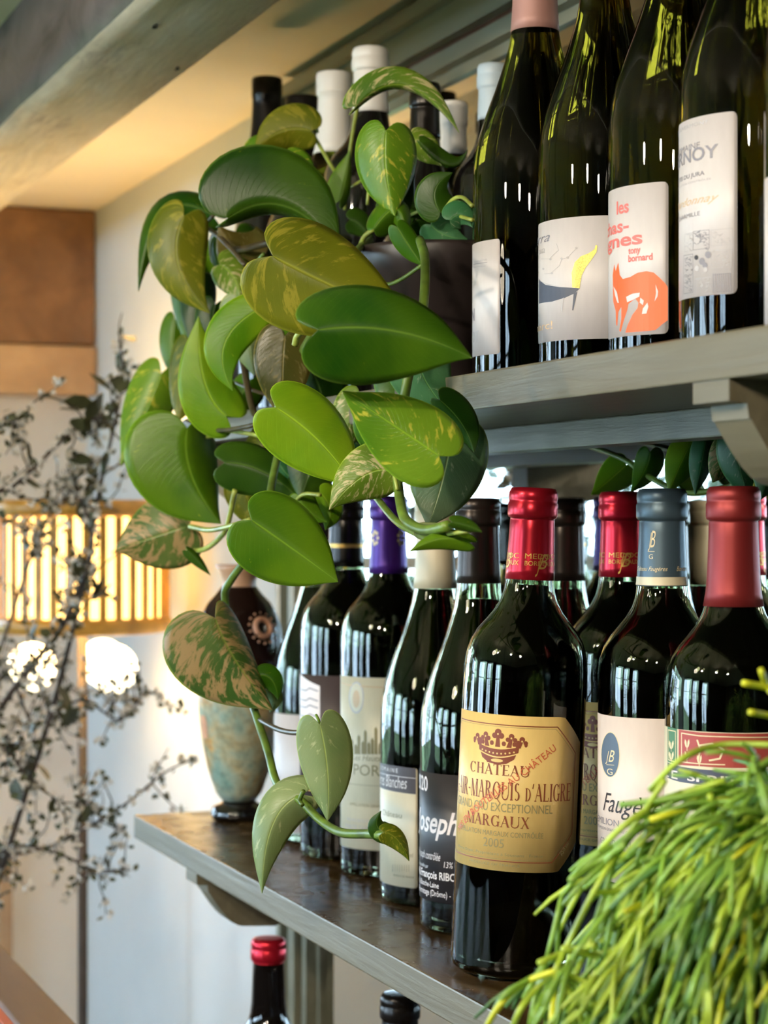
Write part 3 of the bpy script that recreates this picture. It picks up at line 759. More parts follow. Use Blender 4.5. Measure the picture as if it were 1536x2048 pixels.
# St Joseph, black label
E_ = bottle('slim-shouldered dark bottle with black capsule and black label lettered in white', 957, 1.375, HL, 'burgundy', 'shell', 'foil_brown', group=GF, cap_z0=.236, fill=.225)
paste(E_, 840, 975, 1552, 1812, 'paper_black', a0=radians(-85), a1=radians(14), rad=.001)
E_.text('2020', 856, 1583, 31, 'ink_white', anchor='r', width=.022, bold=.01)
E_.text('St Joseph', 918, 1671, 46, 'ink_white', anchor='r', width=.064, shear=.35, bold=.02)
E_.text('Appellation St Joseph contrôlée', 881, 1723, 17, 'ink_white', anchor='r', width=.052, shear=.35)
E_.text('13%', 888, 1736, 13, 'ink_white', width=.0072, shear=.2)
E_.text('mis en bouteille par', 857, 1737, 8, 'ink_white', anchor='r', width=.024)
E_.text('Monier & François RIBO', 913, 1764, 16, 'ink_white', anchor='r', width=.062, bold=.02)
E_.text('Domaine de Blanche-Laine', 878, 1778, 12, 'ink_white', anchor='r', width=.046)
E_.text('26600 Tain l’Hermitage (Drôme) -', 902, 1798, 13, 'ink_white', anchor='r', width=.062); ink(E_)
# Blanches
D_ = bottle('dark bottle with cream capsule foot and a brown-banded cream label touched by the vine tip', 870, 1.475, HL, 'burgundy', 'shell', 'foil_cream', group=GF, cap_z0=.229, fill=.228)
paste(D_, 757, 833, 1536, 1776, 'paper_cream', a0=radians(-88), a1=radians(-18), zref=820, rad=.002)
D_.poly([(759, 1524), (775, 1529), (800, 1533), (832, 1537), (832, 1589), (800, 1585), (775, 1580), (759, 1573)], 'paper_brown')
D_.text('DOMAINE', 796, 1546, 9, 'ink_white', anchor='r', width=.026, sp=1.5); D_.line([(762, 1546), (785, 1551), (832, 1557)], .0004, 'ink_white')
D_.text('Les Terres Blanches', 814, 1578, 25, 'ink_white', anchor='r', width=.052, shear=.2)
D_.text('Château', 804, 1637, 12, 'ink_olive', anchor='r', width=.024); D_.text('750 ml', 826, 1715, 9, 'ink_olive', anchor='r', width=.008)
for q in range(8): D_.line([(786 + q * 4.6, 1730), (786 + q * 4.6, 1744 - (q % 3))], .0003, 'ink_olive' if q else 'ink_dark')
D_.text('PRODUIT DE FRANCE', 828, 1757, 4, 'ink_olive', anchor='r', width=.018); ink(D_)
# purple capsule
C_ = bottle('purple capped bottle with a tall beige label engraved with a chateau', 777, 1.590, HL, 'bordeaux', 'shell', 'foil_purple', group=GF, cap_z0=.237)
paste(C_, 682, 860, 1356, 1702, 'paper_beige', a0=radians(-80), a1=radians(62), rad=.001)
C_.line([(682, 1364), (700, 1370), (777, 1375), (860, 1366)], .0007, 'ink_beige')
oval(C_, 713, 1395, 15, 32, 'ink_lgrey'); oval(C_, 713, 1395, 13, 29, 'paper_beige', 2); oval(C_, 713, 1398, 7, 18, 'ink_beige', 3)
for q, (x_, h_) in enumerate([(692, 30), (698, 12), (704, 26), (712, 16), (718, 34), (726, 22), (731, 44), (738, 20), (745, 28), (752, 50), (760, 18), (768, 36), (776, 22), (785, 30), (795, 20)]):
    C_.poly([(x_ - 3, 1508), (x_ + 3, 1509), (x_ + 3, 1509 - h_), (x_, 1503 - h_), (x_ - 3, 1508 - h_)], 'ink_olive')
C_.text('Les Hauts du', 740, 1522, 12, 'ink_olive', anchor='c', width=.034, shear=.3)
C_.text('PORTETS', 708, 1549, 23, 'ink_olive', width=.050); C_.line([(690, 1565), (777, 1572), (850, 1566)], .0003, 'ink_olive')
C_.text('APPELLATION GRAVES CONTRÔLÉE', 700, 1610, 6, 'ink_olive', width=.05); C_.text('MIS EN BOUTEILLE AU CHÂTEAU', 695, 1640, 6, 'ink_lgrey', width=.055); C_.text('PARCE QUE LE VIN', 692, 1655, 9, 'ink_lgrey', width=.04); ink(C_)
k = Lab(777, 1.59, HL, .0146)
for cx in (750, 802):
    for q in range(7): k.poly([(cx + 5 * cos(q * .9) + 3 * cos(t), 1076 + 12 * sin(q * .9) + 4 * sin(t)) for t in [a * pi / 4 for a in range(8)]], 'ink_cream', 1)
ink(k, C_.cap, 'foil_print', lambda z_: rad_at(C_.pf, z_))
# gold-banded black
B_ = bottle('black bottle with thin gold capsule ring and dark label with pale panel', 692, 1.668, HL, 'bordeaux', 'shell', 'foil_black', group=GF, cap_z0=.240, band=[(.2560, .2592, 'gold')])
paste(B_, 600, 690, 1352, 1600, 'paper_brown', a0=radians(-86), a1=radians(8), rad=.001)
B_.poly([(601, 1346), (640, 1372), (640, 1448), (601, 1438)], 'ink_white')
for y_ in (1378, 1398, 1412, 1430): B_.line([(603, y_), (612, y_ + 3), (620, y_ - 2), (636, y_ + 4)], .0012, 'ink_grey')
B_.line([(603, 1440), (680, 1460)], .0006, 'gold'); B_.line([(603, 1575), (690, 1586)], .0010, 'gold'); ink(B_)
# leftmost
A_ = bottle('dark bottle with plain white label, leftmost of the lower shelf bottles', 640, 1.757, HL, 'burgundy', 'shell', 'foil_black', group=GF, cap_z0=.238, fill=.22)
paste(A_, 552, 640, 1430, 1668, 'paper_white', a0=radians(-88), a1=radians(-10), rad=.012, zref=600); ink(A_)

# ======= UPPER SHELF front row
GU = 'white wine bottles in the front row of the upper shelf'
M_ = bottle('olive glass bottle with rose-brown capsule beside the plant pot', 1070, 1.296, HU, 'burgundy', 'glass_olive', 'foil_rose', group=GU, cap_z0=.2300, cap_style='plain')
paste(M_, 944, 1000, 478, 708, 'paper_white', zref=985, a0=radians(-88), a1=M_.ang(1000), rad=.002)
M_.text('N', 950, 640, 26, 'ink_grey', anchor='r', width=.008, bold=.02); M_.text('PINOT', 958, 682, 24, 'ink_lgrey', anchor='r', width=.028)
M_.line([(948, 528), (975, 524)], .0003, 'ink_grey'); M_.line([(948, 534), (972, 531)], .0003, 'ink_lgrey'); M_.text('domaine', 975, 520, 6, 'ink_lgrey', anchor='r', width=.018); ink(M_)
N_ = bottle('olive glass bottle whose wide white label shows a dark creature with a gold tail', 1209, 1.222, HU, 'burgundy', 'glass_olive', 'foil_black', group=GU)
paste(N_, 1078, 1300, 432, 678, 'paper_white', zref=1160, a0=radians(-82), a1=radians(22), rad=.003)
N_.text('Terra', 1101, 480, 20, 'ink_grey', anchor='r', width=.034, shear=.4); N_.text('2022', 1091, 503, 9, 'ink_lgrey', anchor='r', width=.010)
N_.text('marc!', 1106, 656, 17, 'ink_beige', anchor='r', width=.028)
N_.poly([(1079, 556), (1092, 568), (1120, 573), (1160, 576), (1150, 586), (1130, 595), (1105, 602), (1079, 606)], 'ink_navy')
N_.poly([(1145, 574), (1144, 545), (1150, 524), (1162, 512), (1178, 506), (1189, 498), (1192, 489), (1195, 492), (1193, 504), (1184, 518), (1172, 534), (1164, 550), (1161, 566), (1160, 576)], 'glitter', 2)
N_.poly([(1148, 586), (1145, 620), (1147, 620), (1155, 583)], 'ink_navy', 2); N_.poly([(1125, 596), (1123, 622), (1125, 622), (1129, 594)], 'ink_lgrey', 2)
N_.poly([(1079, 558), (1096, 566), (1120, 571), (1096, 568)], 'ink_lgrey', 2)
for seg in ([(1084, 516), (1100, 516), (1118, 499), (1114, 486)], [(1102, 546), (1120, 530), (1124, 517), (1136, 514), (1154, 495)], [(1090, 546), (1105, 545)]): N_.line(seg, .00022, 'ink_lgrey')
for cx, cy in ((1102, 517), (1124, 516), (1136, 514), (1153, 495), (1105, 545), (1088, 536)): oval(N_, cx, cy, 2.2, 2.2, 'ink_lgrey', 3, 8)
ink(N_)
O_ = bottle('olive glass bottle with a white label printed with an orange fox', 1360, 1.137, HU, 'burgundy', 'glass_olive', 'foil_black', group=GU)
paste(O_, 1224, 1337, 362, 667, 'paper_white', zref=1330, a0=radians(-84), a1=O_.ang(1337), rad=.003)
O_.text('les', 1235, 426, 27, 'ink_pinkred', x2=1259, bold=.025); O_.text('chas-', 1259, 459, 27, 'ink_pinkred', anchor='r', width=.032, bold=.025); O_.text('sagnes', 1286, 485, 28, 'ink_pinkred', anchor='r', width=.052, bold=.025)
O_.text('tony', 1258, 506, 14, 'ink_pinkred', x2=1282, bold=.03); O_.text('bornard', 1258, 522, 14, 'ink_pinkred', x2=1306, bold=.03)
fox = [(1227, 548), (1230, 526), (1233, 540), (1238, 522), (1241, 548), (1247, 556), (1262, 552), (1276, 544), (1294, 541), (1308, 544), (1320, 555), (1331, 566), (1336, 574), (1336, 640), (1325, 648), (1312, 659), (1298, 661), (1252, 664), (1256, 650), (1266, 628), (1276, 615), (1278, 604), (1272, 596), (1258, 606), (1256, 618), (1247, 646), (1243, 662), (1240, 660), (1244, 636), (1244, 612), (1238, 622), (1236, 650), (1234, 648), (1233, 620), (1228, 600)]
O_.poly(fox, 'ink_orange')
O_.poly([(1254, 592), (1266, 586), (1281, 584), (1280, 592), (1268, 598), (1256, 603)], 'paper_white', 3); O_.poly([(1282, 594), (1289, 600), (1287, 609), (1281, 604)], 'paper_white', 3)
O_.poly([(1296, 604), (1298, 612), (1294, 626), (1285, 627), (1287, 616)], 'paper_white', 3); O_.poly([(1312, 568), (1317, 582), (1316, 592), (1310, 602), (1313, 586)], 'paper_white', 3)
O_.poly([(1229, 570), (1236, 582), (1240, 604), (1237, 604), (1232, 588)], 'paper_white', 3)
ink(O_)
P_ = bottle('olive glass bottle with a tall white label of grey lettering and vineyard sketches', 1512, 1.06, HU, 'burgundy', 'glass_olive', 'foil_black', group=GU)
paste(P_, 1364, 1475, 220, 586, 'paper_white', zref=1470, a0=radians(-84), a1=P_.ang(1475), rad=.003)
P_.text('LE ROUVERMONT', 1419, 243, 8, 'ink_lgrey', anchor='r', width=.040); P_.text('DOMAINE', 1402, 291, 13, 'ink_grey', anchor='r', width=.029)
P_.text('OVERNOY', 1438, 311, 28, 'ink_grey', anchor='r', width=.060, bold=.015); P_.text('CÔTES DU JURA', 1411, 346, 9, 'ink_grey', anchor='r', width=.034, bold=.01)
P_.text('APPELLATION CONTRÔLÉE', 1424, 356, 4, 'ink_lgrey', anchor='r', width=.038); P_.text('Chardonnay', 1440, 398, 17, 'ink_beige', anchor='r', width=.048, shear=.5)
P_.text('LA CHARMILLE', 1402, 427, 9, 'ink_grey', anchor='r', width=.032)
rnd = random.Random(3)
for (x0, x1, y0, y1, nn_, mt) in ((1372, 1388, 462, 500, 10, 'ink_lgrey'), (1389, 1420, 457, 497, 26, 'ink_grey'), (1424, 1466, 455, 490, 14, 'ink_lgrey'), (1370, 1388, 505, 585, 26, 'ink_grey'), (1424, 1464, 497, 535, 20, 'ink_lgrey'), (1428, 1462, 545, 583, 0, 'ink_grey'), (1392, 1424, 552, 588, 14, 'ink_lgrey')):
    P_.line([(x0, y0 + 3), (x1, y0), (x1, y1 - 3), (x0, y1)], .0002, mt, 2, closed=True)
    for q in range(nn_):
        xa, ya = rnd.uniform(x0, x1 - 3), rnd.uniform(y0 + 3, y1 - 4)
        P_.line([(xa, ya), (min(x1, xa + rnd.uniform(1, 8)), ya + rnd.uniform(-6, 6)), (min(x1, xa + rnd.uniform(1, 8)), ya + rnd.uniform(-4, 6))], .00025, mt, 2)
    if not nn_:
        for q in range(9): P_.line([(x0 + q * 4.1, y0), (x0 + q * 4.1 + 1, y1)], .0003, mt, 2)
for cx, cy, r_, mt in ((1395, 512, 4, 'ink_dark'), (1406, 520, 6, 'ink_grey'), (1412, 528, 5, 'ink_grey'), (1418, 507, 6, 'ink_grey'), (1413, 537, 4.5, 'ink_lgrey'), (1396, 534, 5, 'ink_lgrey')): oval(P_, cx, cy, r_, r_ * 1.2, mt, 3, 12)
ink(P_)
Q_ = bottle('olive glass bottle cut off by the right edge of the photo', 1700, .955, HU, 'burgundy', 'glass_olive', 'foil_black', group=GU)
paste(Q_, 1524, 1640, 330, 640, 'paper_white', a0=radians(-80), a1=radians(-20), zref=1640)
# upper shelf, behind the plant
GB = 'bottles behind the vine on the upper shelf'
bottle('olive glass bottle with cream capsule directly behind the vine crown', 668, 1.722, HU, 'bordeaux', 'glass_olive', 'foil_white', group=GB, cap_z0=.228, cap_style='plain')
bottle('tallest white capsuled bottle behind the arching top leaf', 741, 1.632, HU, 'bordeaux', 'blackglass', 'foil_white', group=GB, cap_z0=.245)
bottle('black capped burgundy bottle left of the cream capsuled one', 605, 1.800, HU, 'burgundy', 'blackglass', 'foil_black', group=GB, cap_style='plain')
bottle('tall slender black bottle with amber glint at the left end of the upper shelf', 534, 1.905, HU, 'flute', 'blackglass', 'foil_black', group=GB, cap_z0=.26, cap_style='plain', scale=.95)
bottle('short pale blue capped dark bottle imitating a mirror reflection, behind the plant pot', 986, 1.520, HU, 'bordeaux', 'blackglass', 'foil_lblue', group=GB, cap_z0=.217, zs=.87, scale=.8)  # short bottle added in place of a reflection in the mirror
bottle('short pale capped bottle imitating a mirror reflection, behind the vine and nearest the mirror', 905, 1.600, HU, 'bordeaux', 'glass_olive', 'foil_white', group=GB, cap_z0=.205, zs=.83, scale=.8, cap_style='plain')  # added to imitate the blurred reflection of a white capsuled bottle
bottle('short black capped bottle right of the tallest white capsuled one', 850, 1.530, HU, 'burgundy', 'blackglass', 'foil_black', group=GB, cap_z0=.205, zs=.84, scale=.8)
# below the lower shelf
GL = 'bottles on the lowest shelf'
bottle('dark bottle with short red capsule below the lower shelf, by the blue-lit wall', 537, 1.72, H3, 'bordeaux', 'blackglass', 'foil_red', group=GL, cap_z0=.2785)
bottle('dark bottle with black capsule on the lowest shelf under the vine', 800, 1.52, H3, 'bordeaux', 'blackglass', 'foil_black', group=GL)
bottle('dark bottle with grey-blue capsule on the lowest shelf, furthest right in view', 850, 1.40, H3, 'bordeaux', 'blackglass', 'foil_blue', group=GL)

# ======= mottled vase at the shelf end
vp = at(478, HY, 1.862); vp.z = HL
vr_ = empty('ceramic_vase', vp, 'mottled teal vase on a black foot at the far end of the lower shelf', 'vase', None, atan2(-vp.y, -vp.x) + pi / 2)
m, nt, N, L, b = nodes('mottled_teal_glaze')
v = mapping(nt, 'Object', (1, 1, 1)); n1 = noise(nt, 26, 6, v, .6, .6); n2 = noise(nt, 140, 3, v, .6)
r1 = ramp(nt, n1.outputs[0], [(.30, (.12, .30, .27)), (.42, (.34, .42, .34)), (.52, (.46, .42, .26)), (.62, (.60, .33, .09)), (.72, (.24, .30, .25))])
r2 = ramp(nt, n2.outputs[0], [(.35, (.55, .55, .50)), (.6, (1, 1, 1))]); mx = N.new('ShaderNodeMix'); mx.data_type = 'RGBA'; mx.blend_type = 'MULTIPLY'; mx.inputs[0].default_value = .8
L.new(r1.outputs[0], mx.inputs[6]); L.new(r2.outputs[0], mx.inputs[7]); L.new(mx.outputs[2], b.inputs['Base Color']); b.inputs['Roughness'].default_value = .3
M['mottled'] = m
bm = bmesh.new(); lathe(bm, [(0, 0), (.021, 0), (.0255, .002), (.0265, .007), (.0245, .0125), (.017, .0155), (.0150, .019), (0, .019)], 48); mesh('foot', bm, M['blackglass'], vr_, label='glossy black round foot')
bm = bmesh.new(); lathe(bm, [(0, .017), (.0155, .018), (.0215, .026), (.0285, .046), (.0340, .072), (.0375, .100), (.0385, .120), (.0375, .140)], 56); mesh('body', bm, M['mottled'], vr_)
bm = bmesh.new(); lathe(bm, [(.0375, .140), (.0395, .152), (.0405, .165), (.0395, .178), (.0355, .191), (.0290, .202), (.0215, .210), (.0160, .217)], 56); mesh('shoulder', bm, plain('dark_brown_glaze', (.018, .008, .006), .15), vr_, label='glossy dark brown shoulder')
bm = bmesh.new(); lathe(bm, [(.0160, .217), (.0155, .222), (.0180, .230), (.0225, .236), (.0215, .237), (.0150, .229), (.0135, .220)], 48); mesh('rim', bm, plain('peach_glaze', (.62, .36, .22), .3), vr_, label='flared peach rim')
M['peach'] = plain('pink_glaze_ring', (.62, .32, .20), .3, var=.3)
bm = bmesh.new()   # ringed boss on the shoulder, with little beads round it
c0 = V((.022, -.0325, .180)); nrm = V((.019, -.026, .012)).normalized(); ax = nrm.orthogonal().normalized(); ay = nrm.cross(ax)
tube(bm, [c0 + (ax * cos(q * pi / 8) + ay * sin(q * pi / 8)) * .0085 for q in range(17)], .0028, 8, False)
mesh('ring_ornament', bm, M['peach'], vr_, label='raised pink ring on the dark shoulder')
bm = bmesh.new()
for q in range(14):
    p = c0 + (ax * cos(q * pi / 7) + ay * sin(q * pi / 7)) * .0145 - nrm * .001
    bmesh.ops.create_icosphere(bm, subdivisions=1, radius=.0014, matrix=Matrix.Translation(p))
mesh('bead_ring', bm, M['peach'], vr_)
lbv = Lab(478, 1.862, HL, .0380)
for ang_, z_, w_, h_ in ((-62, .088, .011, .022),):
    bm = bmesh.new()
    pts = [(w_ / 2 * (abs(cos(t)) ** .5) * (1 if cos(t) > 0 else -1), h_ / 2 * (abs(sin(t)) ** .5) * (1 if sin(t) > 0 else -1)) for t in [2 * pi * q / 20 for q in range(20)]]
    bm.faces.new([bm.verts.new((a + radians(ang_) * .038, b_ + z_, 0)) for a, b_ in pts]); lbv.add(bm, 'peach', 1)
for mt, bb in lbv.lay.items():
    for b_ in bb:
        for v_ in b_.verts:
            z_ = v_.co.z; rr = .0340 + (.0375 - .0340) * (z_ - .072) / .028 + .0006; k_ = rr / sqrt(v_.co.x ** 2 + v_.co.y ** 2); v_.co.x *= k_; v_.co.y *= k_
        mesh('patch', b_, M['peach'], vr_, label='orange and pink glazed patch')

# ================================================================== POTTED VINE
pp = at(873, HY, dn(873, .552)); pp.z = HU
pothos = empty('potted_vine', pp, 'trailing heart-leaved vine with gold-flecked leaves in a dark brown pot on the upper shelf', 'plant')
bm = bmesh.new(); lathe(bm, [(0, 0), (.042, 0), (.045, .003), (.0545, .076), (.0575, .077), (.0600, .100), (.0595, .1025), (.0560, .1025), (.0545, .094), (.050, .092)], 56); mesh('pot', bm, M['pot'], pothos)
bm = bmesh.new(); lathe(bm, [(.054, .092), (.035, .095), (0, .097)], 40)
for v_ in bm.verts: v_.co.z += random.uniform(-.001, .002)
mesh('soil', bm, M['soil'], pothos)
OUT0 = [(0, .02, -.005), (.004, .13, -.065), (.012, .33, -.125), (.03, .60, -.120), (.065, .84, -.055), (.12, 1.0, .05), (.20, 1.08, .17), (.30, 1.09, .30), (.42, 1.02, .45), (.55, .88, .59), (.68, .68, .72), (.79, .46, .82), (.88, .25, .90), (.95, .10, .96), (1, .0, 1)]
OUT = []
for i in range(len(OUT0) - 1):
    P4 = [OUT0[max(i - 1, 0)], OUT0[i], OUT0[i + 1], OUT0[min(i + 2, len(OUT0) - 1)]]
    for j in (0, .5):
        OUT.append(tuple(.5 * ((2 * P4[1][k]) + (P4[2][k] - P4[0][k]) * j + (2 * P4[0][k] - 5 * P4[1][k] + 4 * P4[2][k] - P4[3][k]) * j * j + (3 * P4[1][k] - P4[0][k] - 3 * P4[2][k] + P4[3][k]) * j ** 3) for k in range(3)))
OUT.append((1, .0, 1))
def interp(T, t):
    for (a, b_), (c, d_) in zip(T, T[1:]):
        if t <= c: return b_ + (d_ - b_) * (t - a) / (c - a)
    return T[-1][1]
def leaf(bx, by, mx, my, tx, ty, w, n, mt, aL=15, aR=15, dt=0, dm=0, wave=.04, petiole=None, lobe=1.0, wl=1, wr=1):
    """base, point half way down the midrib, tip (pixels); w half width in pixels; n how far from the wall line; aL/aR how far each half
    turns out of the picture plane (left/right of the midrib looking from base to tip); dt, dm depth changes in metres"""
    w *= 1.05; dc = dn((bx + tx) / 2, n); px = dc / F
    B = at(bx, by, dc); T_ = at(tx, ty, dc + dt); Mi = at(mx, my, dc + dt * .5 + dm)
    Cc = 2 * Mi - (B + T_) / 2
    L_ = (T_ - B).length; ns = 6
    bm = bmesh.new(); uvl = bm.loops.layers.uv.new('UVMap'); rows = []; tv = []
    cr = random.Random(int(bx * 13 + by * 7)); ph = cr.uniform(0, 6); nt_ = len(OUT) - 1
    for i, (t, ox, oy) in enumerate(OUT):
        tv.append(t)
        c = B * (1 - t) ** 2 + Cc * 2 * t * (1 - t) + T_ * t * t
        tan = ((Cc - B) * 2 * (1 - t) + (T_ - Cc) * 2 * t).normalized()
        Vw = (CAM - c).normalized(); S = tan.cross(Vw).normalized(); Nn = S.cross(tan).normalized()
        if Nn.dot(Vw) < 0: Nn = -Nn
        row = []
        for j in range(-ns, ns + 1):
            s = j / ns; a = abs(s); an = radians(aR if s > 0 else aL); k = (wr if s > 0 else wl)
            side = S * (1 if s > 0 else -1)
            curl = an * (.7 + .6 * a)
            rip = wave * w * px * sin(t * 9 + ph + (2 if s > 0 else 0)) * a * a * min(1, ox)
            q = c + (side * cos(curl) - Nn * sin(curl)) * ox * w * px * a * k + tan * (oy - t) * L_ * (a ** 1.15) * lobe + Nn * rip
            row.append(bm.verts.new(q - pp))
        rows.append(row)
    for i, (A, B2) in enumerate(zip(rows, rows[1:])):
        for j in range(2 * ns):
            if i == nt_ - 1:
                if j == 0: pass
            try: f = bm.faces.new((A[j], A[j + 1], B2[j + 1], B2[j]))
            except ValueError: continue
            for lp, (u_, v_) in zip(f.loops, ((j, i), (j + 1, i), (j + 1, i + 1), (j, i + 1))):
                lp[uvl].uv = (u_ / (2 * ns), tv[v_])
    o = mesh('leaf', bm, LM[mt], pothos, 'keep')
    sm = o.modifiers.new('thickness', 'SOLIDIFY'); sm.thickness = .0005; sm.offset = 0
    if petiole:
        pts = [B]
        for q in petiole: pts.append(at(q[0], q[1], dc + (q[2] if len(q) > 2 else .012)))
        bm = bmesh.new(); P2 = smoothpath([p - pp for p in pts], 5); k = len(P2)
        tube(bm, P2, [.0011 + .0007 * i / k for i in range(k)], 7); mesh('petiole', bm, M['stem_yel'] if mt in 'bpyvo' else M['stem'], pothos)
    return o
lv = [
 # back / filler leaves first
 (470, 470, 500, 540, 540, 600, 55, .47, 'd', 25, 10), (540, 560, 520, 640, 500, 700, 60, .48, 'd', 10, 40), (400, 560, 395, 620, 380, 690, 38, .455, 'd', 30, 20),
 (380, 690, 372, 770, 355, 845, 42, .45, 'o', 10, 30), (360, 560, 368, 620, 372, 690, 26, .46, 'g', 20, 30), (600, 700, 640, 780, 650, 860, 60, .49, 'd', 20, 20),
 (720, 790, 700, 850, 690, 900, 42, .48, 'v', 30, 20), (640, 880, 620, 940, 600, 1000, 60, .48, 'd', 20, 20), (545, 870, 520, 900, 470, 925, 40, .47, 'o', 20, 20),
 (450, 925, 530, 945, 605, 1005, 52, .45, 'd', 30, 5), (700, 880, 715, 940, 740, 1000, 40, .49, 't', 20, 20), (480, 960, 500, 1010, 520, 1060, 40, .47, 'o', 20, 20),
 (500, 760, 470, 800, 420, 830, 40, .47, 'g', 20, 40), (640, 985, 660, 1020, 650, 1060, 30, .47, 'b', 20, 20), (600, 995, 615, 1020, 655, 1045, 28, .46, 'g', 20, 20),
 (830, 690, 850, 760, 905, 830, 62, .47, 't', 20, 15), (790, 720, 800, 790, 770, 850, 50, .475, 'g', 20, 15), (880, 800, 925, 850, 948, 905, 34, .455, 'd', 10, 40),
 (905, 860, 885, 960, 855, 1055, 72, .45, 'q', 10, 10), (560, 600, 600, 640, 640, 700, 50, .48, 'g', 10, 20),
 (430, 610, 425, 660, 440, 720, 34, .465, 'd', 20, 20), (350, 640, 345, 700, 352, 760, 30, .46, 'g', 20, 30), (520, 560, 505, 590, 470, 640, 36, .47, 'd', 20, 20), (740, 830, 760, 880, 790, 925, 40, .485, 'g', 20, 20), (560, 930, 590, 960, 640, 975, 34, .475, 't', 20, 20),
 # crown leaves above the pot
 (716, 208, 815, 172, 919, 266, 34, .53, 'v', 15, 62), (716, 206, 710, 185, 705, 165, 14, .54, 'd', 20, 60), (622, 262, 565, 262, 508, 300, 46, .50, 'o', 25, 15), (548, 335, 515, 300, 490, 345, 32, .49, 'y', 30, 20),
 (572, 322, 600, 340, 618, 372, 34, .48, 'y', 20, 10), (772, 262, 772, 345, 790, 432, 62, .50, 'y', 20, 25), (825, 275, 855, 300, 883, 332, 28, .54, 'v', 20, 20),
 (800, 425, 800, 400, 830, 345, 40, .52, 'd', 10, 20), (880, 425, 870, 380, 905, 345, 36, .53, 'd', 10, 20), (900, 440, 925, 430, 945, 455, 28, .53, 't', 20, 20), (862, 450, 890, 470, 935, 478, 34, .54, 't', 20, 20), (680, 400, 690, 360, 700, 300, 30, .53, 'g', 10, 50),
 (820, 450, 850, 440, 880, 470, 30, .54, 'd', 20, 20), (700, 440, 720, 450, 745, 480, 26, .54, 'd', 20, 20),
 (748, 458, 795, 420, 812, 490, 40, .50, 'g', 45, 30), (795, 455, 820, 495, 846, 532, 24, .50, 'g', 20, 20), (840, 285, 900, 330, 935, 300, 22, .55, 'd', 20, 60),
 (700, 530, 735, 520, 770, 515, 16, .50, 'g', 30, 40),
 # leaves added behind the bottles, standing in for the vine's reflection in the mirror
 (1252, 930, 1225, 955, 1182, 990, 34, .655, 'b', 20, 20), (1300, 905, 1290, 940, 1262, 985, 30, .655, 'g', 20, 30), (1385, 880, 1360, 930, 1338, 985, 34, .655, 'b', 20, 20), (1412, 880, 1402, 930, 1390, 990, 26, .66, 't', 30, 20), (1450, 885, 1440, 930, 1425, 965, 26, .655, 'n', 20, 20), (1475, 870, 1478, 930, 1500, 1000, 40, .65, 't', 20, 20), (1530, 880, 1535, 940, 1520, 1000, 36, .655, 't', 20, 20),
 # main show
 (424, 430, 325, 428, 277, 583, 46, .43, 'm', 30, 45), (368, 432, 356, 530, 420, 627, 58, .425, 'o', 14, 24), (456, 436, 570, 412, 680, 505, 106, .445, 'd', 10, 68),
 (532, 508, 480, 505, 437, 450, 62, .46, 'k', 25, 25), (440, 520, 400, 520, 380, 570, 34, .455, 'b', 25, 25), (440, 530, 470, 560, 482, 612, 42, .45, 'v', 20, 30),
 (482, 602, 495, 670, 508, 752, 52, .45, 'p', 20, 25), (518, 618, 448, 690, 466, 782, 42, .43, 'b', 8, 12), (452, 832, 408, 760, 397, 632, 54, .43, 'b', 10, 18),
 (322, 748, 288, 830, 241, 932, 52, .43, 'y', 25, 25), (374, 856, 382, 950, 442, 1048, 108, .435, 'g', 46, 4),
 (570, 672, 565, 750, 568, 842, 52, .445, 'k', 6, 6), (546, 512, 665, 572, 824, 641, 108, .400, 'o', 26, 6), (636, 660, 790, 662, 944, 716, 104, .385, 'm', 34, 10),
 (552, 815, 640, 885, 711, 977, 74, .405, 'b', 22, 12), (878, 912, 795, 856, 684, 782, 76, .395, 'y', 10, 20), (782, 940, 722, 955, 658, 1020, 54, .42, 'v', 20, 15),
 (503, 1040, 588, 1100, 676, 1164, 80, .395, 'g', 18, 10), (376, 1052, 305, 1075, 231, 1100, 68, .41, 'n', 12, 12), (376, 1102, 395, 1120, 421, 1151, 13, .43, 'd', 40, 20),
 (430, 1236, 470, 1320, 546, 1421, 108, .41, 'n', 54, 5), (520, 1350, 545, 1362, 556, 1400, 24, .43, 'g', 20, 20), (540, 1380, 548, 1400, 540, 1425, 18, .44, 'p', 20, 20),
 (640, 1450, 655, 1545, 655, 1642, 54, .42, 'p', 20, 22), (604, 1590, 545, 1650, 524, 1787, 50, .405, 'p', 25, 30),
 (790, 1668, 755, 1655, 762, 1622, 22, .43, 'd', 20, 30), (768, 1665, 795, 1680, 818, 1722, 22, .425, 'o', 30, 20),
 (938, 1084, 880, 1078, 818, 1104, 24, .42, 'g', 25, 40), (905, 1045, 935, 1052, 964, 1064, 18, .42, 'd', 30, 40), (835, 1060, 870, 1060, 900, 1050, 18, .43, 'p', 30, 20),
 (392, 800, 385, 825, 392, 852, 16, .425, 'p', 30, 20), (600, 820, 590, 835, 560, 850, 16, .43, 'v', 30, 30),
]
for a in lv: leaf(*a)
def petiole(pts, n, r=.0013, mt='stem_yel', name='petiole'):
    bm = bmesh.new(); P2 = smoothpath([at(x, y, dn(x, nn)) - pp for x, y, nn in [(p[0], p[1], p[2] if len(p) > 2 else n) for p in pts]], 6)
    tube(bm, P2, r, 8); mesh(name, bm, M[mt], pothos)
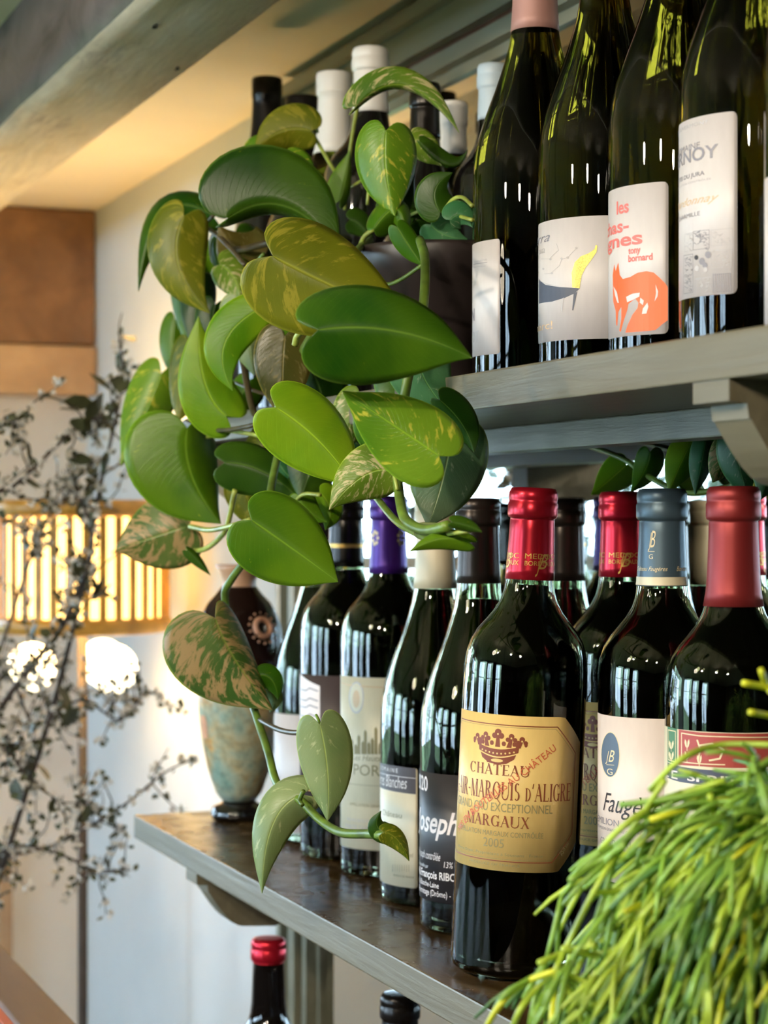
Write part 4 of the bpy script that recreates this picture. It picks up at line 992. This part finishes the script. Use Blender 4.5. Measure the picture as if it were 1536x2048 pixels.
for pts, n, r, mt in (
 ([(716, 206), (702, 290), (692, 380), (690, 420)], .54, .0016, 'stem_yel'), ([(622, 262), (650, 310), (688, 375)], .53, .0015, 'stem_yel'),
 ([(635, 265), (632, 240), (628, 225)], .53, .001, 'stem'), ([(655, 440), (672, 395), (690, 340)], .545, .0016, 'stem_yel'), ([(700, 375), (735, 360), (735, 410)], .54, .0012, 'stem_yel'),
 ([(748, 458), (728, 475), (720, 500), (728, 520)], .50, .0018, 'stem_yel'), ([(885, 425), (905, 400), (925, 395), (945, 412)], .53, .0014, 'stem_yel'), ([(800, 440), (850, 420), (890, 425), (945, 440)], .53, .0013, 'stem_yel'),
 ([(748, 545), (770, 568), (800, 560), (845, 530)], .48, .0013, 'stem'), ([(846, 532), (850, 510), (840, 495)], .49, .0016, 'stem'),
 ([(428, 430), (405, 448), (380, 440)], .44, .0016, 'stem_dark'), ([(372, 440), (420, 460), (455, 490), (490, 530)], .445, .0018, 'stem_dark'),
 ([(527, 508), (510, 530), (500, 560)], .43, .0014, 'stem'), ([(505, 625), (540, 650), (565, 665)], .45, .0014, 'stem_dark'), ([(612, 655), (595, 672), (590, 690)], .41, .0022, 'stem_yel'),
 ([(470, 708), (500, 705), (545, 690), (590, 680)], .46, .0014, 'stem_dark'), ([(517, 730), (535, 728)], .45, .0012, 'stem_dark'), ([(470, 765), (520, 785), (560, 790)], .46, .0012, 'stem_dark'),
 ([(372, 842), (410, 858), (455, 860), (510, 850)], .435, .0018, 'stem_dark'), ([(415, 875), (450, 862), (500, 868), (530, 875)], .44, .0016, 'stem_yel'),
 ([(552, 815), (560, 800), (575, 790)], .42, .0012, 'stem'), ([(380, 1053), (420, 1060), (470, 1050), (500, 1040)], .415, .0020, 'stem_yel'),
 ([(592, 1000), (610, 988), (640, 990)], .45, .0014, 'stem_yel'), ([(784, 943), (790, 955), (795, 980)], .43, .0012, 'stem_yel'),
 ([(376, 1102), (410, 1098), (440, 1075), (455, 1050), (470, 980)], .43, .0020, 'stem_yel'), ([(520, 1440), (560, 1460), (600, 1465), (640, 1452)], .42, .0018, 'stem_dark'),
 ([(607, 1582), (600, 1600), (605, 1610)], .41, .0014, 'stem'), ([(640, 1450), (636, 1438), (632, 1430)], .42, .0010, 'stem'),
 ([(835, 1060), (870, 1070), (940, 1062)], .425, .0012, 'stem_yel')): petiole(pts, n, r, mt)
for pts, n, r, mt in (
 ([(840, 480, .50), (850, 520, .47), (848, 600, .455), (840, 650, .45), (815, 760, .44), (800, 860, .44), (795, 940, .44), (800, 1000, .43), (812, 1040, .42), (850, 1060, .42), (895, 1052, .42)], .45, .0030, 'stem'),
 ([(740, 480, .52), (700, 520, .47), (640, 640, .46), (560, 790, .455), (560, 880, .45), (545, 960, .44), (535, 1020, .43), (520, 1080, .43), (462, 1160, .42), (450, 1200, .42), (470, 1300, .43), (512, 1430, .42), (535, 1500, .42), (556, 1570, .415), (600, 1600, .415), (640, 1640, .42), (682, 1665, .42), (740, 1668, .425), (790, 1672, .425)], .45, .0028, 'stem'),
 ([(700, 480, .53), (640, 470, .50), (560, 480, .47), (470, 500, .455), (430, 470, .45), (428, 520, .455), (470, 570, .46), (480, 680, .46), (500, 800, .455), (520, 850, .45)], .45, .0026, 'stem_dark'),
 ([(920, 560, .60), (1000, 860, .655), (1130, 880, .66), (1240, 915, .66), (1300, 955, .66), (1370, 985, .66), (1450, 975, .66), (1540, 940, .66)], .66, .0020, 'stem'),  # added stem for the leaves that imitate the mirrored vine
 ([(745, 985, .44), (790, 1040, .43), (830, 1065, .425), (862, 1080, .42)], .43, .0022, 'stem')): petiole(pts, n, r, mt, 'stem')

# ================================================================== TRAILING CACTUS (thin green stems)
tp = at(1678, HY, .86); tp.z = ZC - .152
M['cactus1'] = plain('yellow_green_cactus_stem', (.36, .50, .05), .38, var=.35, vs=40)
M['cactus2'] = plain('mid_green_cactus_stem', (.20, .37, .05), .38, var=.35, vs=40)
M['cactus3'] = plain('lime_cactus_stem', (.58, .62, .03), .36, var=.25, vs=40)
M['cactus4'] = plain('deep_green_cactus_stem', (.08, .20, .05), .38, var=.35, vs=40)
cactus = empty('trailing_cactus', tp, 'mound of thin lime green trailing cactus stems in the lower right corner', 'plant')
pc = V((0, 0, -.125))
bm = bmesh.new(); lathe(bm, [(0, -.07), (.038, -.07), (.042, -.066), (.055, -.005), (.058, 0), (.054, .001), (.050, -.006), (0, -.008)], 40, c=(0, 0, 0)); mesh('pot', bm, M['pot'], cactus)
crng = random.Random(11)
def rnd_dir(): 
    while True:
        q = V([crng.uniform(-1, 1) for _ in range(3)])
        if .1 < q.length < 1: return q.normalized()
def strand(bm, p, dr, segs, ln, r, fork=.75):
    """segments joined end to end; at each joint it may fork; gravity bends it over"""
    for s in range(segs):
        l_ = ln * crng.uniform(.6, 1.2); pts = [p.copy()]; d_ = dr.copy()
        for q in range(3):
            d_ = (d_ + V((0, 0, -.30)) * (1.0 - abs(d_.z) * .8 if d_.z > -.85 else .0) + rnd_dir() * .07).normalized(); p = p + d_ * l_ / 3; pts.append(p.copy())
        tube(bm, pts, [r * .85, r, r, r * .8], 6); dr = d_
        if s < segs - 1 and crng.random() < fork:
            for _ in range(crng.choice((1, 1, 2, 3))):
                e = (dr + rnd_dir() * .55).normalized(); q0 = p.copy(); pts = [q0]; l2 = ln * crng.uniform(.5, 1.1)
                for q in range(3):
                    e = (e + V((0, 0, -.20))).normalized(); q0 = q0 + e * l2 / 3; pts.append(q0)
                tube(bm, pts, [r * .8, r * .95, r * .95, r * .6], 6)
        dr = (dr + rnd_dir() * .42).normalized()
cm = ['cactus1', 'cactus1', 'cactus2', 'cactus2', 'cactus3', 'cactus4']
def cstrand(bm, i, big=False):
    # start on a dome over the pot, tipped towards the room and the far end
    az = crng.uniform(0, 2 * pi); el = crng.uniform(.0, .8)
    d_ = V((cos(az) * sqrt(1 - el * el), sin(az) * sqrt(1 - el * el), el * .85 + .1)).normalized()
    p = V((d_.x * .030, d_.y * .030, d_.z * .018 + .002)) + rnd_dir() * .010
    strand(bm, p, (d_ + V((-.25, -.12, 0))).normalized(), crng.choice((3, 4, 5, 6)), .029, .00122)
for i in range(270):
    bm = bmesh.new(); cstrand(bm, i); mesh('stem', bm, M[crng.choice(cm)], cactus)
DC = .865
def cp3(x, y, dd=0): return at(x, y, DC + dd) - tp
for pts, mt, rr in (
 ([(1330, 1560), (1250, 1680), (1190, 1780), (1140, 1880), (1110, 1942)], 'cactus1', .0013), ([(1110, 1942), (1050, 1965), (1000, 2010), (970, 2060)], 'cactus3', .0014), ([(1110, 1942), (1075, 1975), (1040, 2020), (1020, 2070)], 'cactus1', .0014),
 ([(1110, 1942), (1090, 1985), (1070, 2030), (1062, 2075)], 'cactus2', .0014), ([(1110, 1942), (1108, 1990), (1104, 2035), (1100, 2060)], 'cactus3', .0014), ([(1110, 1942), (1150, 1970), (1185, 2015), (1205, 2070)], 'cactus2', .0014),
 ([(1110, 1942), (1140, 1985), (1160, 2030), (1175, 2075)], 'cactus1', .0014), ([(1110, 1942), (1065, 1955), (1010, 1990), (985, 2030)], 'cactus2', .0012), ([(1110, 1942), (1160, 1960), (1230, 2000), (1262, 2045)], 'cactus1', .0014),
 ([(1250, 1690), (1200, 1722), (1140, 1762)], 'cactus2', .0014), ([(1250, 1890), (1190, 1910), (1125, 1897), (1078, 1928)][:3], 'cactus1', .0014), ([(1190, 1890), (1135, 1903), (1078, 1926)], 'cactus1', .0014),
 ([(1300, 1740), (1240, 1780), (1185, 1785)], 'cactus1', .0014), ([(1500, 1790), (1440, 1815), (1390, 1840)], 'cactus3', .0015), ([(1350, 1770), (1300, 1800), (1250, 1824)], 'cactus3', .0014),
 ([(1560, 1400), (1535, 1375), (1522, 1340)], 'cactus3', .0014), ([(1580, 1395), (1540, 1376), (1487, 1366)], 'cactus3', .0014), ([(1580, 1450), (1540, 1432), (1500, 1424)], 'cactus3', .0014),
 ([(1560, 1490), (1440, 1490), (1360, 1520), (1300, 1580)], 'cactus1', .0014), ([(1560, 1510), (1480, 1560), (1380, 1590), (1240, 1610)], 'cactus2', .0014), ([(1450, 1560), (1330, 1600), (1250, 1650), (1200, 1700)], 'cactus1', .0014),
 ([(1545, 1640), (1450, 1600), (1300, 1640)], 'cactus3', .0014), ([(1420, 1590), (1425, 1650), (1400, 1740), (1395, 1850)], 'cactus1', .0015), ([(1425, 1640), (1480, 1700), (1530, 1720)], 'cactus2', .0015)):
    bm = bmesh.new(); tube(bm, smoothpath([cp3(x, y, -.03 + .01 * (i % 2)) for i, (x, y) in enumerate(pts)], 4), rr, 7); mesh('stem', bm, M[mt], cactus)
for g_, mt in enumerate(('cactus1', 'cactus2', 'cactus4')):
    bm = bmesh.new()
    for i in range(130): cstrand(bm, i)
    mesh('fine_stems', bm, M[mt], cactus, kind='stuff')

# ================================================================== BASKET LAMP
lp_ = V((-2.43, .565, ZC - .195))
lamp_r = empty('basket_lamp', lp_, 'glowing lamp with a slatted amber basket shade behind the branches', 'lamp')
M['bark'] = plain('dark_twig', (.045, .030, .022), .7, var=.3)
M['slat'] = plain('amber_bamboo', (.55, .27, .04), .4, var=.3)
M['paper_shade'] = plain('lit_paper_lining', (.95, .80, .45), .6, emit=(1.0, .66, .20), es=3.0)
M['bulb'] = plain('lit_bulb', (1, .9, .7), .3, emit=(1.0, .86, .58), es=3.5)
for k in range(34):
    a = 2 * pi * k / 34; bm = bmesh.new(); x, y = .104 * cos(a), .104 * sin(a); tx, ty = -sin(a) * .0042, cos(a) * .0042; ox, oy = cos(a) * .003, sin(a) * .003
    vs = [bm.verts.new((x + sx * tx + so * ox, y + sx * ty + so * oy, z)) for z in (.068, .196) for sx, so in ((-1, 0), (1, 0), (1, 1), (-1, 1))]
    for f in ((0, 1, 2, 3), (7, 6, 5, 4), (0, 4, 5, 1), (1, 5, 6, 2), (2, 6, 7, 3), (3, 7, 4, 0)): bm.faces.new([vs[i] for i in f])
    mesh('slat', bm, M['slat'], lamp_r, False)
for z in (.054, .196):
    bm = bmesh.new(); lathe(bm, [(.100, 0), (.109, .002), (.111, .012), (.107, .020), (.100, .018), (.100, 0)], 48, c=(0, 0, z)); mesh('hoop', bm, M['slat'], lamp_r)
bm = bmesh.new(); lathe(bm, [(.095, .070), (.095, .196)], 48); mesh('lining', bm, M['paper_shade'], lamp_r)
for a in (0.4, 2.5, 4.6):
    bm = bmesh.new(); bmesh.ops.create_uvsphere(bm, u_segments=20, v_segments=12, radius=.030, matrix=Matrix.Translation((.062 * cos(a), .062 * sin(a), .012))); mesh('bulb', bm, M['bulb'], lamp_r)
bm = bmesh.new()
tube(bm, [(0, 0, -1.2 + .0), (0, 0, .13)], .006, 12); mesh('pole', bm, M['bark'], lamp_r)
bm = bmesh.new(); lathe(bm, [(0, -1.205), (.10, -1.205), (.10, -1.19), (.02, -1.18), (0, -1.18)], 32); mesh('base', bm, M['slat'], lamp_r)
for i in range(3):
    a = i * 2.1 + .4; bm = bmesh.new(); tube(bm, [(0, 0, .09), (.05 * cos(a), .05 * sin(a), .075), (.102 * cos(a), .102 * sin(a), .064)], .004, 6); mesh('arm', bm, M['slat'], lamp_r)

# ================================================================== BRANCHES
M['bleaf'] = plain('grey_green_small_leaf', (.055, .060, .022), .55, var=.35, vs=60)
M['bloom'] = plain('small_white_blossom', (.70, .66, .60), .7)
M['vaseglass'] = plain('brown_stoneware', (.12, .07, .04), .4)
brng = random.Random(5)
vz = at(-190, HY, 1.95); vz.z = .0
def petal_leaf(bm, p, d_, l_, w_):
    s_ = d_.cross(V((brng.uniform(-1, 1), brng.uniform(-1, 1), brng.uniform(-1, 1)))).normalized(); u_ = s_.cross(d_) * w_ * .25
    a = [bm.verts.new(p + d_ * l_ * t + s_ * w_ * k + u_ * h) for t, k, h in ((0, 0, 0), (.3, .8, .6), (.62, .85, .6), (1, 0, 0), (.62, -.85, .6), (.3, -.8, .6))]
    m_ = bm.verts.new(p + d_ * l_ * .45 - u_ * .3)
    for i in range(6): bm.faces.new((a[i], a[(i + 1) % 6], m_))
def bough(pts, d, label, leaves, twigs, r=.0028, lsize=.014, dens=1):
    lsize *= 1.35; dens *= 2.4; twigs = int(twigs * 1.5); leaves = int(leaves * 1.4); r *= 1.15
    P3 = smoothpath([at(x, y, d + .02 * sin(i)) for i, (x, y) in enumerate(pts)], 5)
    root = empty('flowering_branch', P3[0], label, 'branch', 'cut branches in front of the pale wall'); o = P3[0]
    bm = bmesh.new(); k = len(P3); tube(bm, [p - o for p in P3], [r * (1 - .65 * i / k) for i in range(k)], 6); mesh('branch', bm, M['bark'], root)
    nodes_ = [(p - o) for p in P3[3:]]
    tb = bmesh.new(); tips = []
    for i in range(twigs):
        p = brng.choice(nodes_); d0 = V((brng.uniform(-1, 1), brng.uniform(-.4, .4), brng.uniform(-.5, 1))).normalized(); q = [p]
        for s in range(3): d0 = (d0 + V([brng.uniform(-.4, .4) for _ in range(3)])).normalized(); q.append(q[-1] + d0 * .016)
        tube(tb, q, [.0010, .0009, .0007, .0005], 5); tips += q[1:]
    if twigs: mesh('twigs', tb, M['bark'], root, kind='stuff')
    spots = nodes_ + tips
    for i in range(leaves):
        p = brng.choice(spots); d0 = V((brng.uniform(-1, 1), brng.uniform(-.5, .5), brng.uniform(-.6, 1))).normalized(); bm = bmesh.new()
        petal_leaf(bm, p, d0, lsize * brng.uniform(.7, 1.5), lsize * .36); mesh('leaf', bm, M['bleaf'], root)
    bm = bmesh.new()
    for i in range(int(28 * dens)):
        p = brng.choice(spots) + rv(brng) * .006
        for q in range(4): petal_leaf(bm, p, rv(brng), .0056, .0030)
    mesh('blossom', bm, M['bloom'], root, kind='stuff')
    bm = bmesh.new()
    for i in range(int(46 * dens)):
        petal_leaf(bm, brng.choice(spots) + rv(brng) * .004, rv(brng), .0090, .0034)
    mesh('buds', bm, M['bleaf'], root, kind='stuff')
def rv(r_):
    while True:
        q = V([r_.uniform(-1, 1) for _ in range(3)])
        if .1 < q.length < 1: return q.normalized()
bough([(-120, 1990), (-20, 1800), (60, 1560), (110, 1400), (150, 1240), (178, 1110), (195, 1000), (222, 880), (246, 760), (240, 690)], 2.15, 'tall upright branch with dark oval leaves at its top, left of the vine', 22, 12, .0032, .021)
bough([(-130, 1990), (-60, 1600), (-10, 1440), (60, 1335), (118, 1265), (160, 1170), (185, 1080), (150, 960)], 2.10, 'thick dark branch slanting up across the glowing basket lamp', 10, 26, .0034, .013, 2.2)
bough([(-150, 1990), (-140, 1400), (-60, 1040), (30, 970), (100, 905), (160, 850), (215, 830)], 2.05, 'branch crossing the pale wall above the basket lamp', 18, 12, .0026, .020)
bough([(-150, 1990), (-100, 1850), (-20, 1730), (110, 1690), (200, 1640), (262, 1600), (330, 1545), (388, 1518)], 2.20, 'thin low branch reaching right towards the shelf corner', 8, 10, .0022, .011, .8)
bough([(-150, 1990), (-90, 1830), (10, 1700), (110, 1705), (185, 1738), (262, 1740)], 2.12, 'lowest thin branch with a seed cluster at its tip', 8, 8, .0020, .012, .8)
bough([(-150, 1990), (-80, 1500), (10, 1350), (70, 1450), (160, 1400), (240, 1440), (290, 1380)], 2.25, 'tangled twiggy branch below the basket lamp', 8, 34, .0022, .011, 2.6)
bough([(-150, 1990), (-140, 1200), (-60, 900), (10, 850), (60, 830)], 2.00, 'leafy branch end at the left edge level with the shelf', 10, 6, .0022, .018, .7)
bough([(-150, 1990), (-90, 1600), (0, 1500), (60, 1560), (140, 1620), (170, 1640)], 2.08, 'short drooping branch below the tangle of twigs', 12, 22, .0022, .012, 1.6)
bough([(-130, 1990), (-70, 1550), (40, 1180), (90, 1050), (130, 1000), (220, 1000)], 2.28, 'thin twiggy branch in front of the top rim of the lamp', 14, 30, .0022, .013, 2.2)
vb = at(-150, 1990, 2.12)
vs_ = empty('branch_vase', (vb.x, vb.y, .0), 'tall brown floor vase holding the cut branches, outside the left edge', 'vase')
bm = bmesh.new(); lathe(bm, [(0, 0), (.09, 0), (.11, .02), (.13, .3), (.11, .55), (.06, vb.z - .06), (.05, vb.z - .01), (.056, vb.z + .01), (.048, vb.z + .01), (.045, vb.z - .05), (0, vb.z - .1)], 40); mesh('body', bm, M['vaseglass'], vs_)

# ================================================================== COUNTER bottom left
cp_ = atn(20, 1908, .36); zt = cp_.z
cr = empty('counter', (-2.1, -.05, 0), 'counter with brown wooden edging and dark green top in the bottom left corner', 'counter')
def rel(x): return x + 2.1
bm = bmesh.new(); box(bm, rel(-1.95), rel(-.95), .36 - .045 + .05, .36 + .05, zt - .03, zt, bev=.003); mesh('edging', bm, M['dark_wood'], cr, False)
bm = bmesh.new(); box(bm, rel(-1.95), rel(-.95), .36 - .053 + .05, .36 - .0455 + .05, zt - .03, zt - .002); mesh('red_strip', bm, plain('orange_red_strip', (.55, .10, .03), .5), cr, False, label='orange red inlay strip')
bm = bmesh.new(); box(bm, rel(-1.95), rel(-.95), -.20, .36 - .0535 + .05, zt - .03, zt - .004); mesh('top', bm, plain('dark_green_leather', (.05, .12, .08), .4, var=.2), cr, False)
bm = bmesh.new(); box(bm, rel(-1.92), rel(-1.0), -.16, .36, 0, zt - .03); mesh('body', bm, M['dark_wood'], cr, False)
pb = empty('wall_post', (XE + .014, .572, 0), 'brown wooden post on the pale wall at the left edge', 'post')
bm = bmesh.new(); box(bm, -.012, .012, -.010, .010, .0, .965, bev=.002); mesh('post', bm, M['light_wood'], pb, False)

# added glowing globe and cord around the fill light, out of view at left
pr_ = empty('fill_lamp', FILL_POS, 'added fill light globe, unseen left of the view, brightening the beam and ceiling', 'lamp')
bm = bmesh.new(); bmesh.ops.create_uvsphere(bm, u_segments=24, v_segments=14, radius=.045); mesh('globe', bm, plain('fill_globe', (1, .95, .85), .4, emit=(1, .86, .64), es=12), pr_)
for o_ in bpy.data.objects:
    if o_.name.startswith('fill_light'): o_.location = (FILL_POS[0], FILL_POS[1], FILL_POS[2])
pr_.children[0].visible_shadow = True
bm = bmesh.new(); tube(bm, [(0, 0, .045), (0, 0, .305)], .003, 8); mesh('cord', bm, M['foil_black'], pr_)
# ceiling spot fittings
for i, (p, t, e) in enumerate(SPOTS):
    r_ = empty('ceiling_spot', (p[0], p[1], 1.955), ['white ceiling spot lamp nearest the shelves, left of the viewpoint', 'white ceiling spot lamp farthest from the viewpoint', 'white ceiling spot lamp right behind the viewpoint'][i], 'lamp', 'ceiling spot lamps')
    bm = bmesh.new(); lathe(bm, [(.045, 0), (.045, -.012), (.033, -.045), (.030, -.045), (.030, -.006), (.0, -.006)], 32); mesh('housing', bm, M['winpaint'], r_)
    bm = bmesh.new(); bmesh.ops.create_uvsphere(bm, u_segments=16, v_segments=8, radius=.009, matrix=Matrix.Translation((0, 0, -.030))); mesh('bulb', bm, plain('spot_bulb', (1, .9, .7), .3, emit=(1, .82, .55), es=14), r_)

# ================================================================== GARDEN OUTSIDE (seen in the mirror)
grng = random.Random(9)
def shrub(name, label, c, r, cnt, mt, sz=.05):
    root = empty(name, (c[0], c[1], 0), label, 'shrub', 'garden shrubs outside the windows')
    bm = bmesh.new(); tube(bm, [(0, 0, 0), (.03, .02, c[2] * .5), (0, 0, c[2])], [.03, .02, .01], 8); mesh('trunk', bm, M['bark'], root)
    bm = bmesh.new()
    for i in range(cnt):
        q = rv(grng) * (grng.random() ** .4); p = V((q.x * r[0], q.y * r[1], c[2] + q.z * r[2])); d_ = rv(grng); s_ = d_.orthogonal().normalized() * sz * .35
        a = [bm.verts.new(p + x) for x in (V((0, 0, 0)), d_ * sz * .5 + s_, d_ * sz, d_ * sz * .5 - s_)]; bm.faces.new(a)
    mesh('foliage', bm, mt, root, kind='stuff')
lm1 = plain('garden_leaf', (.022, .042, .012), .6, var=.4, vs=8); lm2 = plain('pale_blossom_leaf', (.055, .055, .034), .7, var=.3, vs=8)
shrub('garden_shrub', 'green shrub outside the end window', (XE - .9, -1.05, 1.35), (.45, .8, .75), 3600, lm1)
shrub('garden_shrub', 'pale blossoming shrub outside the end window', (XE - 1.2, .40, 1.5), (.4, .62, .6), 2600, lm2)
shrub('garden_shrub', 'shrub outside the front windows', (-1.2, YF - 1.5, 1.0), (1.2, .4, .7), 1500, lm1)
bm = bmesh.new(); box(bm, -14, 10, -14, -2.56, -.3, -.1); box(bm, -14, XE - .16, -2.56, 8, -.3, -.1); tag(mesh('garden_ground', bm, plain('lawn', (.10, .16, .05), .9, var=.3, vs=4), None, False), kind='structure')
